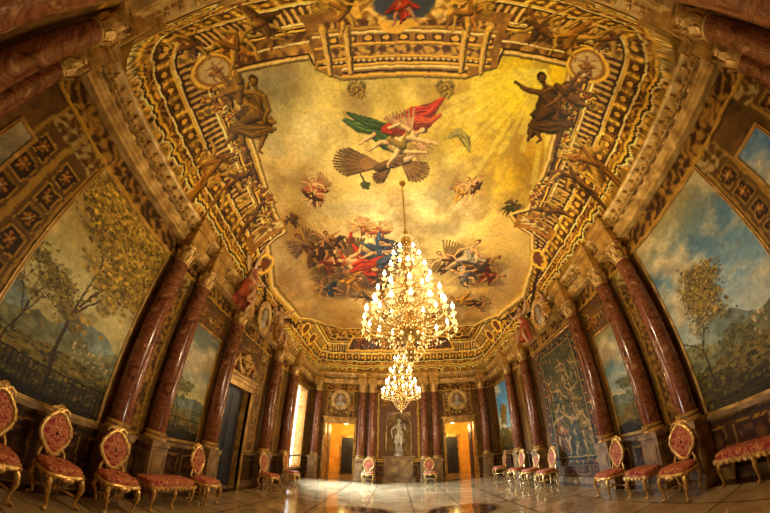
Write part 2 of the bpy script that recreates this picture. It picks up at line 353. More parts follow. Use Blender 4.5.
folds([(1.15,2.62),(1.4,2.45),(1.6,2.6),(1.75,2.92)],[.03,.1,.11,.03],C(165,145,70),7)
cv.cap((-.8,3.45),(-.72,3.75),.02,.03,C(60,60,30));cv.blob(-.7,3.84,.13,.13,C(70,75,35),1,1,.8)
for i,(a,b,s,wg) in enumerate([(-1.95,4.0,.5,C(150,100,60)),(1.78,4.1,.5,C(160,115,65)),(2.05,4.0,.4,C(190,150,85)),(-.85,5.35,.5,C(190,135,80)),(-.45,5.5,.45,C(205,155,90)),(2.9,8.2,.5,DBR),(-2.15,4.15,.4,C(175,95,50))]):
    cv.blob(a,b,s*.7,s*.5,C(170,130,75),.5,0,.8);fig(cv,a,b,s,random.uniform(-.8,.8),SK,[C(170,80,45),OCH,DBR,C(170,90,40)][i%4],20+i,1.15,wg,2)
fig(cv,-2.9,4.96,.35,.5,C(90,60,35),DBR,31,1,DBR,3);fig(cv,3.2,4.6,.4,-.5,C(80,60,30),C(70,72,35),32,1,C(80,62,30),3)
for a,b,rx,ry in [(-2.2,7.3,1.1,1.4),(-1.2,7.8,1.3,1.1),(-2.2,8.7,.9,.7),(-.5,7.0,1.0,.9)]: cv.blob(a,b,rx,ry,C(84,60,42),.85,0,.9)
G=[(-2.6,6.3,.9,.5,C(130,90,55),DBR),(-2.1,6.9,1.0,-.6,SK2,MAR),(-1.5,6.5,.9,.9,SK,RED),(-1.0,7.0,1.15,1.3,SK,RED),(-.3,6.6,1.0,-1.2,SK,BLUE),(.05,6.2,.7,-1.5,SK,C(66,70,88)),(-1.6,7.9,.9,.3,SK2,OCH),(-.5,7.9,.8,-.7,SK2,C(70,55,50)),(-2.5,8.5,.7,1.2,SK2,BLUE*.8),(-1.3,9.0,.7,-.4,SK2,C(80,65,50)),(-2.2,6.1,.7,-.4,SK2,DBR),(-1.8,5.9,.55,.6,SK2,DBR),(-.6,8.9,.6,.9,SK2,OCH*.8)]
for i,(a,b,s,an,sk,dr) in enumerate(G): fig(cv,a,b,s,an,sk,dr,50+i,1.3,(C(95,70,45) if i in(0,3,8) else None),4)
folds([(-1.5,7.4),(-1.1,7.1),(-.7,6.9),(-.35,6.6)],[.1,.22,.2,.08],RED*1.05,11);folds([(-.5,6.9),(-.1,6.6),(.25,6.2)],[.14,.17,.05],BLUE*1.05,12)
for a,b in[(-2.0,7.6),(-1.0,8.3),(-2.6,7.4),(-.2,7.4)]: cv.blob(a,b,.5,.35,C(55,38,28),.55,0,1.)
for a,b,rx,ry in [(2.4,7.4,1.2,1.0),(3.1,8.0,1.0,.8),(3.0,9.7,1.1,.6)]: cv.blob(a,b,rx,ry,C(110,84,56),.8,0,.9)
G=[(1.8,7.0,.8,.8,SK,DBR),(2.3,6.8,.95,-.3,SK,C(185,165,130)),(2.9,7.2,.9,-1.0,SK2,C(80,66,58)),(3.4,7.8,.7,-1.2,SK2,MAR),(2.5,7.9,.7,.9,SK,C(96,90,86)),(2.7,9.5,.7,1.2,SK2,OCH),(3.4,9.8,.7,-1.2,SK2,DBR),(0.2,9.6,.6,.6,SK2,OCH),(-.4,10.6,.6,.6,SK2,DBR),(1.6,10.8,.7,-.4,SK2,MAR)]
for i,(a,b,s,an,sk,dr) in enumerate(G): fig(cv,a,b,s,an,sk,dr,80+i,1.3,(C(125,95,55) if i%3==0 else None),4)
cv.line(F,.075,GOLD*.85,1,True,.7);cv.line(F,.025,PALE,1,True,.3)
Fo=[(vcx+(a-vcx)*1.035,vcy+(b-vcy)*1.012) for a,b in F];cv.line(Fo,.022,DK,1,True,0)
# projecting entablature block at the near end
P=[(-1.45,-.1),(2.05,-.1),(2.05,.95),(1.45,1.22),(-.9,1.22),(-1.42,.98)];cv.poly(P,C(140,95,38),1,0,.35)
cv.scroll(-1.2,1.85,.62,.80,C(85,54,24),C(200,150,64),18);cv.scroll(-1.2,1.85,.1,.24,C(85,54,24),C(200,150,65),18)
for yy,cc,ww in [(1.2,GOLD,.04),(1.12,DK,.02),(1.05,PALE,.03),(.98,GOLD,.03),(.92,DK,.02),(.84,GOLD,.03),(.58,GOLD,.03),(.36,PALE,.03),(.28,GOLD*.8,.03)]:
    k=0 if yy>1 else .45;cv.line([(-.9-k,yy),(1.45+k,yy)],ww,cc)
for k in range(10): a=-1.1+k*.31;cv.rect(a,a+.2,.40,.54,C(65,40,18));cv.blob(a+.1,.47,.07,.05,GOLD,1,1,.6)
for k in range(30): a=-1.25+k*.105;cv.rect(a,a+.05,.87,.92,PALE*.9)
for a in(-1.15,1.75,-.75,1.35): cv.cap((a,.25),(a,1.12),.085,.06,GOLD*.9,1,.9);cv.cap((a-.03,.3),(a-.02,1.08),.012,.01,PALE);cv.cap((a+.04,.3),(a+.03,1.08),.012,.01,DK)
cv.blob(.25,-.12,1.0,.42,GOLD,1,1,1.2);cv.scroll(-.45,.95,-.4,.14,DGOLD*.8,PALE,16,.7);cv.blob(.25,-.12,.5,.3,C(58,66,76),1,1,.3)
fig(cv,.22,-.1,.5,.2,C(180,120,80),RED,7,.9,None,5)
for a in (-.75,1.25): fig(cv,a,-.02,.55,.3 if a<0 else -.3,GOLD*.9,DGOLD,int(a*8)+60,1,GOLD*.7,4)
for a,b in [(-.66,1.5),(1.07,1.5)]:
    cv.blob(a,b,.2,.16,C(130,100,30),1,1,1.);fig(cv,a,b,.26,0,C(190,150,60),C(120,95,30),33,1,C(110,90,35),2)
for sx in (-1,1):
    mxx=lambda v:(v if sx<0 else 2*vcx-v)
    a=mxx(-3.45);cv.blob(a,.55,.40,.40,DGOLD,1,1,.3);cv.ring(a,.55,.35,.35,.08,GOLD);cv.blob(a,.55,.29,.29,C(205,172,105),1,1);fig(cv,a,.6,.3,0,C(170,125,70),DGOLD,91,1,None,2)
    def gar(x0,amp,y0,LL,n,kk):
        for t in np.linspace(0,1,n):
            gx=mxx(x0+amp*math.sin(t*pi));gy=y0+LL*t;wd=.06+.06*math.sin(t*pi)
            for k in range(kk):
                p=(gx+random.uniform(-wd,wd),gy+random.uniform(-.06,.06));cv.cap(p,(p[0]+random.uniform(-.03,.03),p[1]+random.uniform(-.03,.03)),.034,.03,[GOLD,OCH,C(75,75,28),C(130,62,24),PALE*.9,DGOLD][random.randrange(6)],1,1.)
    gar(-3.72,.34,1.1,1.6,34,6);gar(-3.6,.3,3.3,1.4,30,5)
    bz=C(135,96,34) if sx<0 else C(98,64,28)
    fig(cv,mxx(-2.95),1.75,1.1,.35*sx,bz,bz*.85,101,1,None,6);folds([(mxx(-3.5),1.9),(mxx(-3.1),2.1),(mxx(-2.6),2.15)],[.1,.2,.06],bz*.9,21)
    fig(cv,mxx(-3.15),1.2,.7,-.9*sx,bz*1.25,bz,105,1,None,4)
    fig(cv,mxx(-3.95),2.5,.6,.2,GOLD*.85,DGOLD,107,1,None,4);fig(cv,mxx(-3.8),3.1,.55,-.2,GOLD*.85,BR,108,1,None,4);fig(cv,mxx(-3.75),4.3,.5,.3,GOLD*.8,BR,109,1,None,4)
    fig(cv,mxx(-2.9),.15,.75,1.2*sx,GOLD*.85,DGOLD,110,1,None,6);fig(cv,mxx(-2.1),.0,.55,-1.0*sx,GOLD*.75,BR,111,1,None,5);fig(cv,mxx(-3.55),-.1,.5,.3*sx,GOLD*.8,BR,112,1,None,4)
    a=mxx(-3.55);cv.poly([(a-.5,4.75),(a+.42,4.75),(a+.42,5.15),(a-.5,5.3)],DGOLD,1,0,.3);cv.scroll(min(a-.4,a+.35),max(a-.4,a+.35),4.82,5.08,DGOLD*.7,PALE*.9,16)
    for yy in (6.0,10.6,11.7): cv.ring(mxx(-3.95),yy,.14,.3,.06,GOLD);cv.blob(mxx(-3.95),yy,.1,.22,C(110,58,32),1,1)
for xx in np.arange(-3.2,3.9,.8): cv.ring(xx,12.85,.2,.18,.06,GOLD);cv.blob(xx,12.85,.13,.12,C(70,42,20),1,1)
cv.poly([(-2.2,12.95),(2.6,12.95),(3.0,13.55),(-2.6,13.55)],C(85,56,36),1,0,.4)
for k in range(7): fig(cv,-1.9+k*.65,13.3,.42,random.uniform(-1,1),SK2,[MAR,BLUE,OCH][k%3],140+k,1,None,4)
cv.line([(-2.2,12.95),(2.6,12.95),(3.0,13.55),(-2.6,13.55)],.04,GOLD,1,True)
cv.warp(.015,6)
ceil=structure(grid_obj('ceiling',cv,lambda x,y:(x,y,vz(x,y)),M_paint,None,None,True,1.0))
mb=MB();mb.box(XL-.2,XR+.2,YN-.2,VY0,5.42,5.46);mb.box(XL-.2,XR+.2,VY1,YF+.2,5.42,5.46);mb.box(XL-.2,VX0,YN,YF,5.42,5.46);mb.box(VX1,XR+.2,YN,YF,5.42,5.46)
structure(mb.obj('trim_9',M_stone,None,False))
# ------------------------------------------------------------------ WALLS
def wall_canvas(u0,u1,st):
    n=int(round((u1-u0)/st));m=int(round(5.45/st));c=Canvas(np.linspace(u0,u1,n+1),np.linspace(0,5.45,m+1),1)
    X,Y=c.X,c.Y;n1=fbm(X*1.3+3,Y*1.3,5);n2=fbm(X*8,Y*8,3)
    base=C(102,68,30)*(1-n1[...,None])+C(168,120,52)*n1[...,None];c.c[:]=base*(.64+.55*n2)[...,None]
    return c
def wp(c,u0,u1):
    c.rect(u0,u1,0,1.05,C(88,58,32));c.line([(u0,.12),(u1,.12)],.05,DGOLD);c.line([(u0,1.0),(u1,1.0)],.045,GOLD*.9);c.line([(u0,.92),(u1,.92)],.02,DK,1,False,0)
    k=u0+.1
    while k<u1-.6:
        c.rect(k,k+.62,.25,.82,C(72,40,26));c.scroll(k+.08,k+.54,.32,.75,C(72,40,26),C(125,82,45),16);c.frame(k,k+.62,.25,.82,.02,GOLD*.8);k+=.8
    c.scroll(u0,u1,4.55,4.88,C(76,46,19),C(198,142,56),17);c.line([(u0,4.53),(u1,4.53)],.035,GOLD);c.line([(u0,4.47),(u1,4.47)],.015,DK)
def pilaster(c,u,wd,z0=1.1,z1=4.5,coffer=True):
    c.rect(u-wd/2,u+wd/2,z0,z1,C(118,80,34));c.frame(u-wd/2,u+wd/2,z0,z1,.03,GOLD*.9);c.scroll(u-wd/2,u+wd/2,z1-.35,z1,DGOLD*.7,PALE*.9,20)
    k=z0+.2
    while coffer and k<z1-.6:
        c.rect(u-wd*.3,u+wd*.3,k,k+wd*.6,C(60,36,15));c.frame(u-wd*.3,u+wd*.3,k,k+wd*.6,.016,GOLD*.9)
        for t in np.linspace(0,2*pi,6,endpoint=False): c.cap((u,k+wd*.3),(u+wd*.15*math.cos(t),k+wd*.3+wd*.15*math.sin(t)),.012,.028,DGOLD*1.3,1,.9)
        c.blob(u,k+wd*.3,.02,.02,PALE,1,1);k+=wd*.78
    if not coffer: c.scroll(u-wd*.33,u+wd*.33,z0+.15,z1-.45,C(88,56,24),C(195,142,60),22)
def garland(c,u0,u1,zz,sag):
    for t in np.linspace(0,1,int((u1-u0)*28)):
        gx=u0+(u1-u0)*t;gz=zz-sag*math.sin(t*pi)
        for k in range(4): p=(gx+random.uniform(-.05,.05),gz+random.uniform(-.05,.05));c.cap(p,(p[0]+.01,p[1]),.03,.03,[GOLD,OCH,C(75,75,28),C(130,60,24),PALE][random.randrange(5)],1,1.)
def make_wall(name,c,openings,pos,flip):
    sk=(lambda a,b:np.logical_or.reduce([(a>o[0])&(a<o[1])&(b>o[2])&(b<o[3]) for o in openings])) if openings else None
    c.warp(.009,9)
    return structure(grid_obj(name,c,pos,M_paint,sk,None,flip,.60))
c=wall_canvas(YN,YF,.025);wp(c,YN,YF)
for u in(.2,.75): pilaster(c,u,.5)
pilaster(c,3.9,.4,coffer=False);pilaster(c,8.6,.45,coffer=False);pilaster(c,10.1,.7);pilaster(c,11.65,.35,coffer=False);pilaster(c,13.95,.35)
garland(c,6.4,8.1,4.4,.3);fig(c,6.9,3.6,.6,.3,SK2,RED,5,1,C(120,70,40));fig(c,7.7,3.6,.6,-.3,SK2,OCH,6,1,C(120,70,40));garland(c,4.6,5.9,4.3,.25)
for u in(4.95,5.6): fig(c,u,4.05,.4,0,SK2,OCH,int(u*9),1,None,3)
make_wall('wall_left',c,[(6.55,7.95,0,2.9),(12.05,13.55,.5,4.3)],lambda a,b:(XL+0*a,a,b),False)
c=wall_canvas(YN,YF,.025);wp(c,YN,YF)
pilaster(c,.95,.45);pilaster(c,-.3,.4);pilaster(c,4.05,.4,coffer=False);pilaster(c,10.4,.7)
garland(c,6.2,8.9,4.5,.25);garland(c,4.6,5.8,4.3,.3)
for u in(4.9,5.5): fig(c,u,3.95,.42,0,SK2,OCH,int(u*9),1,None,3)
make_wall('wall_right',c,[],lambda a,b:(XR+0*a,a,b),True)
c=wall_canvas(XL,XR,.025);wp(c,XL,XR)
for u in(-3.4,-2.3,2.5,3.65): pilaster(c,u,.25,3.1,4.5,False)
garland(c,-3.6,-2.1,3.5,.15);garland(c,2.4,3.8,3.5,.15);c.rect(-.9,1.05,1.1,4.4,C(116,74,44));c.frame(-.9,1.05,1.1,4.4,.04,GOLD);garland(c,-.8,.95,4.3,.25)
fig(c,-.55,4.0,.4,-.3,SK2,OCH,3,1,None,3);fig(c,.7,4.0,.4,.3,SK2,OCH,4,1,None,3)
make_wall('wall_far',c,[(-3.5,-2.1,0,2.8),(2.35,3.75,0,2.8),(-.475,.625,1.275,3.45)],lambda a,b:(a,YF+0*a,b),False)
c=wall_canvas(XL,XR,.05);wp(c,XL,XR);[pilaster(c,u,.5) for u in(-3.9,-2.3,2.8,4.3)]
make_wall('wall_near',c,[],lambda a,b:(a,YN+0*a,b),True)
# ------------------------------------------------------------------ FLOOR
c=Canvas(np.linspace(XL-.3,XR+.3,320),np.linspace(YN-.2,17.8,600));X,Y=c.X,c.Y
n2=fbm(X*3+fbm(X*.9,Y*.9,5)*4,Y*3,5);c.c[:]=(C(138,108,72)*(1-n2[...,None])+C(222,190,138)*n2[...,None])
for k in np.arange(-4.4,5,1.2): c.line([(k,YN),(k,YF)],.02,C(82,58,38),.8,False,0)
for k in np.arange(-.8,14.2,1.2): c.line([(XL,k),(XR,k)],.02,C(82,58,38),.8,False,0)
for xx in(-4.3,4.75): c.line([(xx,YN),(xx,YF)],.14,C(72,40,28),1,False,0)
c.line([(XL,14.0),(XR,14.0)],.12,C(72,40,28),1,False,0)
for xx in(-.95,1.55):
    for yy in(2.4,4.8,7.3):
        c.blob(xx,yy,.85,.75,C(46,36,30),1,1);c.ring(xx,yy,.87,.77,.07,C(150,105,64))
        for t in np.linspace(0,2*pi,8,endpoint=False): c.cap((xx,yy),(xx+.6*math.cos(t),yy+.55*math.sin(t)),.02,.10,C(120,80,52),.9,0)
        c.blob(xx,yy,.16,.16,C(150,118,78),1,1)
structure(grid_obj('floor',c,lambda a,b:(a,b,0*a),M_floor,None,None,False,.62))
# ------------------------------------------------------------------ ENTABLATURE
def ring_profile(P):
    mb=MB()
    for off,zz in P: mb.v+=[(XL+off,YN+off,zz),(XR-off,YN+off,zz),(XR-off,YF-off,zz),(XL+off,YF-off,zz)]
    for i in range(len(P)-1):
        for k in range(4): k2=(k+1)%4;mb.f.append((i*4+k,i*4+k2,(i+1)*4+k2,(i+1)*4+k))
    return mb
structure(ring_profile([(0,4.88),(.20,4.88),(.20,4.95),(.23,4.96),(.23,5.03),(.27,5.05),(.27,5.08),(.2,5.09)]).obj('trim_1',M_gold2,None,False))
structure(ring_profile([(.2,5.08),(.2,5.2)]).obj('trim_2',M_stone,None,False))
structure(ring_profile([(.2,5.2),(.25,5.2),(.25,5.235),(.31,5.26),(.31,5.30),(.40,5.34),(.43,5.37),(.43,5.41),(.34,5.44),(.34,5.5),(.30,5.54),(.2,5.56)]).obj('trim_3',M_gold2,None,False))
mb=MB()
for k in np.arange(YN+.3,YF-.3,.13):
    mb.box(XL+.25,XL+.30,k,k+.07,5.21,5.26);mb.box(XR-.30,XR-.25,k,k+.07,5.21,5.26)
for k in np.arange(XL+.3,XR-.3,.13):
    mb.box(k,k+.07,YF-.30,YF-.25,5.21,5.26);mb.box(k,k+.07,YN+.25,YN+.30,5.21,5.26)
for k in np.arange(YN+.3,YF-.3,.26):
    for xx,s in((XL,1),(XR,-1)): mb.ell((xx+s*.34,k,5.29),(.07,.04,.04),8);mb.ell((xx+s*.22,k,5.14),(.03,.09,.04),8)
for k in np.arange(XL+.4,XR-.3,.26): mb.ell((k,YF-.34,5.29),(.04,.07,.04),8);mb.ell((k,YF-.22,5.14),(.09,.03,.04),8);mb.ell((k,YN+.34,5.29),(.04,.07,.04),8)
structure(mb.obj('trim_4',M_gold))
for nm,a in(('left',XL),('right',XR)):
    s=1 if a<0 else -1;mb=MB();mb.box(min(a,a+s*.05),max(a,a+s*.05),YN,6.3 if a<0 else YF,0,.16)
    if a<0: mb.box(a,a+.05,8.2,YF,0,.16)
    mb.box(min(a,a+s*.06),max(a,a+s*.06),YN,6.3 if a<0 else YF,.98,1.05)
    if a<0: mb.box(a,a+.06,8.2,YF,.98,1.05)
    structure(mb.obj('baseboard_'+nm,M_stone,None,False))
# ------------------------------------------------------------------ COLUMNS
CO=.225
col0=thing('marble_column','polished red veined marble column with gilded capital on pedestal','column',(XL+CO,3.45,0),0,'red marble wall columns')
mb=MB();mb.box(-.22,.22,-.25,.25,0,.14);mb.box(-.21,.19,-.22,.22,.14,.98);mb.box(-.22,.22,-.25,.25,.98,1.1)
mb.box(.185,.20,-.15,.15,.25,.86);mb.box(-.15,.15,.215,.23,.25,.86);mb.box(-.15,.15,-.23,-.215,.25,.86)
mb.obj('pedestal',M_stone,col0,False,None,.008)
mb=MB();mb.lathe([(.23,1.1),(.23,1.13),(.22,1.15),(.19,1.17),(.19,1.19),(.21,1.2),(.21,1.23),(.19,1.25)],28);mb.obj('base',M_gold,col0)
mb=MB();mb.lathe([(.185,1.25),(.188,1.8),(.187,2.5),(.18,3.2),(.17,3.9),(.158,4.42)],32);mb.obj('shaft',M_red,col0)
mb=MB();mb.lathe([(.17,4.40),(.185,4.42),(.16,4.44),(.16,4.6),(.175,4.72),(.22,4.81)],20)
mb.prism([(-.22,-.25),(0,-.2),(.25,-.25),(.2,0),(.25,.25),(0,.2),(-.22,.25),(-.2,0)],4.81,4.88)
for row,(zb,n,h,of) in enumerate([(4.45,8,.15,0),(4.54,8,.19,.39)]):
    for k in range(n):
        a=2*pi*k/n+of;ca,sa=math.cos(a),math.sin(a);prof=[(.165,0,.05),(.19,.45*h,.065),(.21,.8*h,.055),(.245,h,.035),(.255,.85*h,.015)];vs=[];fs=[]
        for r,zz,wd in prof:
            for q in(-1,0,1): rr=min(r+(0.012 if q==0 else 0),.222 if ca<-.3 else 9);vs.append((rr*ca-q*wd*sa,rr*sa+q*wd*ca,zb+zz))
        for i in range(4):
            for q in(0,1): fs.append((i*3+q,i*3+q+1,i*3+q+4,i*3+q+3))
        mb.add(vs,fs)
for k in (0,3):
    a=pi/4+k*pi/2;mb.tube([((.2+.055*math.cos(t)+.03)*math.cos(a),(.2+.055*math.cos(t)+.03)*math.sin(a),4.76+.045*math.sin(t)) for t in np.linspace(-1.5,4,9)],[.014+.004*i for i in range(9)],6)
mb.obj('capital',M_gold,col0)
mb=MB();mb.box(-.22,.24,-.24,.24,4.88,5.09);mb.box(-.22,.21,-.21,.21,5.09,5.2);mb.box(-.22,.26,-.26,.26,5.2,5.28);mb.box(-.22,.30,-.30,.30,5.28,5.40);mb.box(-.22,.25,-.25,.25,5.4,5.5)
mb.obj('entablature_block',M_gold,col0,False,None,.01)
for y in(-.62,4.35,6.15,9.2,11.05): clone(col0,(XL+CO,y,0),0)
for y in(-.62,3.6,4.47,5.95,9.55,11.3): clone(col0,(XR-CO,y,0),pi)
for x in(-3.98,-1.72,-1.22,1.31,1.86,4.29): clone(col0,(x,YF-CO,0),-pi/2)
for x in(-3.3,3.75,-1.7,2.2): clone(col0,(x,YN+CO,0),pi/2)
# ------------------------------------------------------------------ MURALS
def tree(c,x,z,h,lean,leaf,seed,n=420,sp=1.):
    r=random.Random(seed);tips=[]
    def br(p,a,L,wd,dep):
        m=(p[0]+L*.5*math.sin(a)+r.uniform(-.04,.04)*L,p[1]+L*.5*math.cos(a));a2=a+r.uniform(-.25,.25);q=(m[0]+L*.5*math.sin(a2),m[1]+L*.5*math.cos(a2))
        c.cap(p,m,wd,wd*.85,C(62,44,24),1,.6);c.cap(m,q,wd*.85,wd*.65,C(62,44,24),1,.6)
        if dep==0: tips.append(q);return
        for k in range(3 if dep>1 else 2): br(q,a+r.uniform(-.75,.75),L*r.uniform(.5,.8),wd*.55,dep-1)
        tips.append(q)
    br((x,z),lean,h*.42,h*.016,4)
    for k in range(n//8):
        t=tips[r.randrange(len(tips))];c.blob(t[0]+r.gauss(0,h*.05),t[1]+r.gauss(0,h*.04),h*.07,h*.045,np.asarray(leaf)*r.uniform(.5,.8),.45,0,1.2)
    for k in range(n):
        t=tips[r.randrange(len(tips))];s=h*.0085*r.uniform(.6,1.6);b=r.uniform(.5,1.4);ox=r.gauss(0,h*.06*sp);oz=r.gauss(0,h*.045*sp);b*=1+.25*(oz>0)
        c.blob(t[0]+ox,t[1]+oz,s*1.6,s,np.clip(np.asarray(leaf)*b,0,1),.9,1,.5)
def mural(u0,u1,z0,z1,kind,posf,flip,label,rail=False,st=.011,frame_dir=1,axis_x=None,gain=.85):
    c=Canvas(np.arange(u0,u1+st/2,st),np.arange(z0,z1+st/2,st),1);X,Y=c.X,c.Y;t=((Y-z0)/(z1-z0))[...,None]
    if kind=='gold': st_=[(0,C(95,95,55)),(.3,C(170,160,102)),(.5,C(198,186,125)),(.7,C(172,150,80)),(1,C(145,105,38))]
    elif kind=='blue': st_=[(0,C(120,110,70)),(.3,C(195,198,172)),(.5,C(130,165,178)),(.75,C(90,130,150)),(1,C(165,148,92))]
    elif kind=='sky': st_=[(0,C(120,130,110)),(.3,C(150,190,210)),(.6,C(85,145,195)),(1,C(75,120,160))]
    else: st_=[(0,C(100,95,60)),(.35,C(200,185,118)),(.6,C(150,160,145)),(1,C(105,114,100))]
    b=np.zeros_like(c.c)
    for (a,ca),(e,ce) in zip(st_[:-1],st_[1:]):
        m=((t>=a)&(t<=e));k=np.clip((t-a)/(e-a),0,1);b=np.where(m,ca*(1-k)+ce*k,b)
    cl=np.clip((fbm(X*1.2+u0*3,Y*1.9+z0,6)-.45)*4.5,0,1)[...,None]
    cc=C(218,194,125) if kind=='gold' else C(246,220,162)
    b=b*(1-.78*cl)+cc*(.78*cl);sh=np.clip((fbm(X*1.2+u0*3,Y*1.9+z0+.3,6)-.54)*5,0,1)[...,None];b=b*(1-.4*sh)+C(120,98,68)*.4*sh
    c.c[:]=b;W=u1-u0;H=z1-z0
    for k,(hh,colr) in enumerate([(.34,C(118,130,116)),(.28,C(112,112,76)),(.22,C(118,98,44)),(.14,C(72,58,26)),(.07,C(42,34,16))]):
        hl=z0+H*(hh+.12*(fbm(X*1.2+k*9,Y*0+k*3,4)-.5)*2);m=Y<hl;tx=(.55+.9*fbm(X*7,Y*10+k,5))[...,None]
        c.c[m]=np.clip(colr*tx,0,1)[m]
    r=random.Random(int(u0*10)+int(W*7))
    if W>1.3:
        for k in range(30):
            a=u0+W*r.uniform(.08,.4) if kind!='gold' else u0+W*r.uniform(.55,.95);bb=z0+H*r.uniform(.22,.3);q=r.uniform(.02,.05)
            c.rect(a,a+q,bb,bb+q*r.uniform(.6,1.8),C(215,186,130)*r.uniform(.7,1.05));c.rect(a+q*.6,a+q,bb,bb+q*.7,C(110,82,52),.8)
        for k in range(500): c.blob(u0+W*r.random(),z0+H*r.uniform(.0,.22),r.uniform(.02,.06),r.uniform(.012,.03),C(82,76,30)*r.uniform(.4,1.5),.8,1,.8)
    if kind=='gold': tree(c,u0+W*.5,z0+H*.06,H*.78,-.12,C(140,112,40),5,4200,1.35);tree(c,u0+W*.1,z0+H*.1,H*.42,.1,C(105,92,38),8,900)
    elif W>1.6: tree(c,u0+W*.84,z0+H*.10,H*.46,.05,C(115,95,40),9,2200,1.2);tree(c,u0+W*.62,z0+H*.06,H*.22,-.1,C(85,78,36),12,700);tree(c,u0+W*.2,z0+H*.02,H*.2,-.1,C(95,80,34),15,700)
    else: tree(c,u0+W*.3,z0+H*.08,H*.36,0,C(95,92,40),14,700)
    for k in range(70): c.cap((u0+W*r.random(),z0),(u0+W*r.random(),z0+.05*H),.03,.02,C(45,38,18)*r.uniform(.6,1.6),.7)
    if rail:
        for k in np.arange(u0+.02,u1,.085): c.cap((k,z0),(k,z0+.46),.009,.009,C(22,18,14),1,0);c.ring(k+.04,z0+.3,.03,.035,.012,C(22,18,14))
        c.line([(u0,z0+.47),(u1,z0+.47)],.013,C(22,18,14),1,False,0);c.line([(u0,z0+.06),(u1,z0+.06)],.012,C(22,18,14),1,False,0)
    c.warp(.008,14)
    root=thing('landscape_mural',label,'mural')
    grid_obj('painted_scene',c,posf,M_paint,None,root,flip,gain)
    mb=MB()
    for ow,ow2,dp in ((.018,.06,.02),(0.0,.019,.035)):
        x0,x1=(axis_x,axis_x+frame_dir*dp) if frame_dir>0 else (axis_x-dp,axis_x)
        for zz0,zz1 in((z0-ow2,z0-ow),(z1+ow,z1+ow2)): mb.box(x0,x1,u0-ow2,u1+ow2,zz0,zz1)
        for uu0,uu1 in((u0-ow2,u0-ow),(u1+ow,u1+ow2)): mb.box(x0,x1,uu0,uu1,z0-ow+.001,z1+ow-.001)
    mb.obj('frame',M_gold,root,False)
    return root
PL=lambda a,b:(XL+.012+0*a,a,b);PR=lambda a,b:(XR-.012+0*a,a,b)
mural(1.08,3.16,1.1,4.44,'gold',PL,False,'wall painting of a golden-leaved tree behind an iron railing',True,axis_x=XL+.0,frame_dir=1,gain=.92)
mural(4.68,5.86,1.15,3.75,'gold2',PL,False,'narrow landscape wall painting with pale sky between columns',True,axis_x=XL)
mural(-.28,-.0,1.15,3.7,'blue',PL,False,'slim blue sky painting between pilasters',axis_x=XL,gain=.6)
mural(1.25,3.32,1.1,4.44,'blue',PR,True,'wall painting of blue sky, trees and a distant hill town',axis_x=XR,frame_dir=-1,gain=.92)
mural(4.8,5.65,1.15,3.6,'blue',PR,True,'narrow landscape wall painting with blue sky between columns',axis_x=XR,frame_dir=-1)
mural(.1,.62,1.15,3.9,'sky',PR,True,'slim wall painting of blue sky and clouds',axis_x=XR,frame_dir=-1,gain=1.1)
mural(12.0,13.8,1.15,4.4,'sky',PR,True,'tall blue landscape wall painting beside the far corner',axis_x=XR,frame_dir=-1,gain=1.5)
# ------------------------------------------------------------------ TAPESTRY
u0,u1,z0,z1=6.35,8.85,.5,4.35
c=Canvas(np.arange(u0,u1,.0125),np.arange(z0,z1,.0125));X,Y=c.X,c.Y;n=fbm(X*3,Y*3,5)[...,None]
c.c[:]=C(30,36,26)*(1-n)+C(98,90,50)*n;r=random.Random(3)
for k in range(600): c.blob(r.uniform(u0,u1),r.uniform(z0,z1),r.uniform(.02,.07),r.uniform(.02,.06),[C(62,70,38),C(112,100,50),C(30,38,36),C(135,108,58)][k%4],.7,1,.9)
for i,(a,b,s) in enumerate([(6.95,1.6,.8),(7.5,1.45,.9),(8.15,1.55,.85),(7.2,2.4,.6),(7.9,2.5,.65),(8.35,2.9,.5),(7.4,3.3,.5),(6.85,3.2,.4)]): fig(c,a,b,s,r.uniform(-.4,.4),C(160,130,80),[C(120,100,56),C(70,76,60),C(125,76,40)][i%3],200+i,1.1,None,6)
for k in range(420): c.blob(r.uniform(u0,u1),r.uniform(z0,z1),r.uniform(.012,.045),r.uniform(.012,.035),[C(52,62,34),C(105,95,46),C(28,34,30)][k%3],.75,1,.9)
cc=C(32,26,18);q=.27
c.rect(u0,u0+q,z0,z1,cc);c.rect(u1-q,u1,z0,z1,cc);c.rect(u0,u1,z0,z0+q,cc);c.rect(u0,u1,z1-q,z1,cc)
for k in np.arange(z0+.12,z1,.09):
    for xx in(u0+.135,u1-.135): c.blob(xx+random.uniform(-.05,.05),k,.06,.04,[C(150,118,62),C(112,56,34),C(78,86,54)][int(k*10)%3],1,1,.9)
for k in np.arange(u0+.1,u1,.09):
    for zz in(z0+.135,z1-.135): c.blob(k,zz+random.uniform(-.05,.05),.04,.06,[C(150,118,62),C(112,56,34),C(78,86,54)][int(k*10)%3],1,1,.9)
c.frame(u0+.27,u1-.27,z0+.27,z1-.27,.015,C(175,138,70));c.frame(u0+.02,u1-.03,z0+.02,z1-.03,.015,C(120,95,54));c.warp(.016,12)
tp=thing('tapestry','dark green woven tapestry with figures and flowered border','tapestry')
grid_obj('woven_panel',c,lambda a,b:(XR-.10+.015*np.sin(a*9)+0*b,a,b),M_paint,None,tp,True,.95)
mb=MB();mb.tube([(XR-.1,u0-.1,z1+.02),(XR-.1,u1+.1,z1+.02)],.025,10);mb.ell((XR-.1,u0-.12,z1+.02),(.045,.045,.045));mb.ell((XR-.1,u1+.12,z1+.02),(.045,.045,.045))
for k in(u0+.3,u1-.3): mb.box(XR-.1,XR,k-.01,k+.01,z1+.0,z1+.04)
mb.obj('hanging_rod',M_brass,tp)
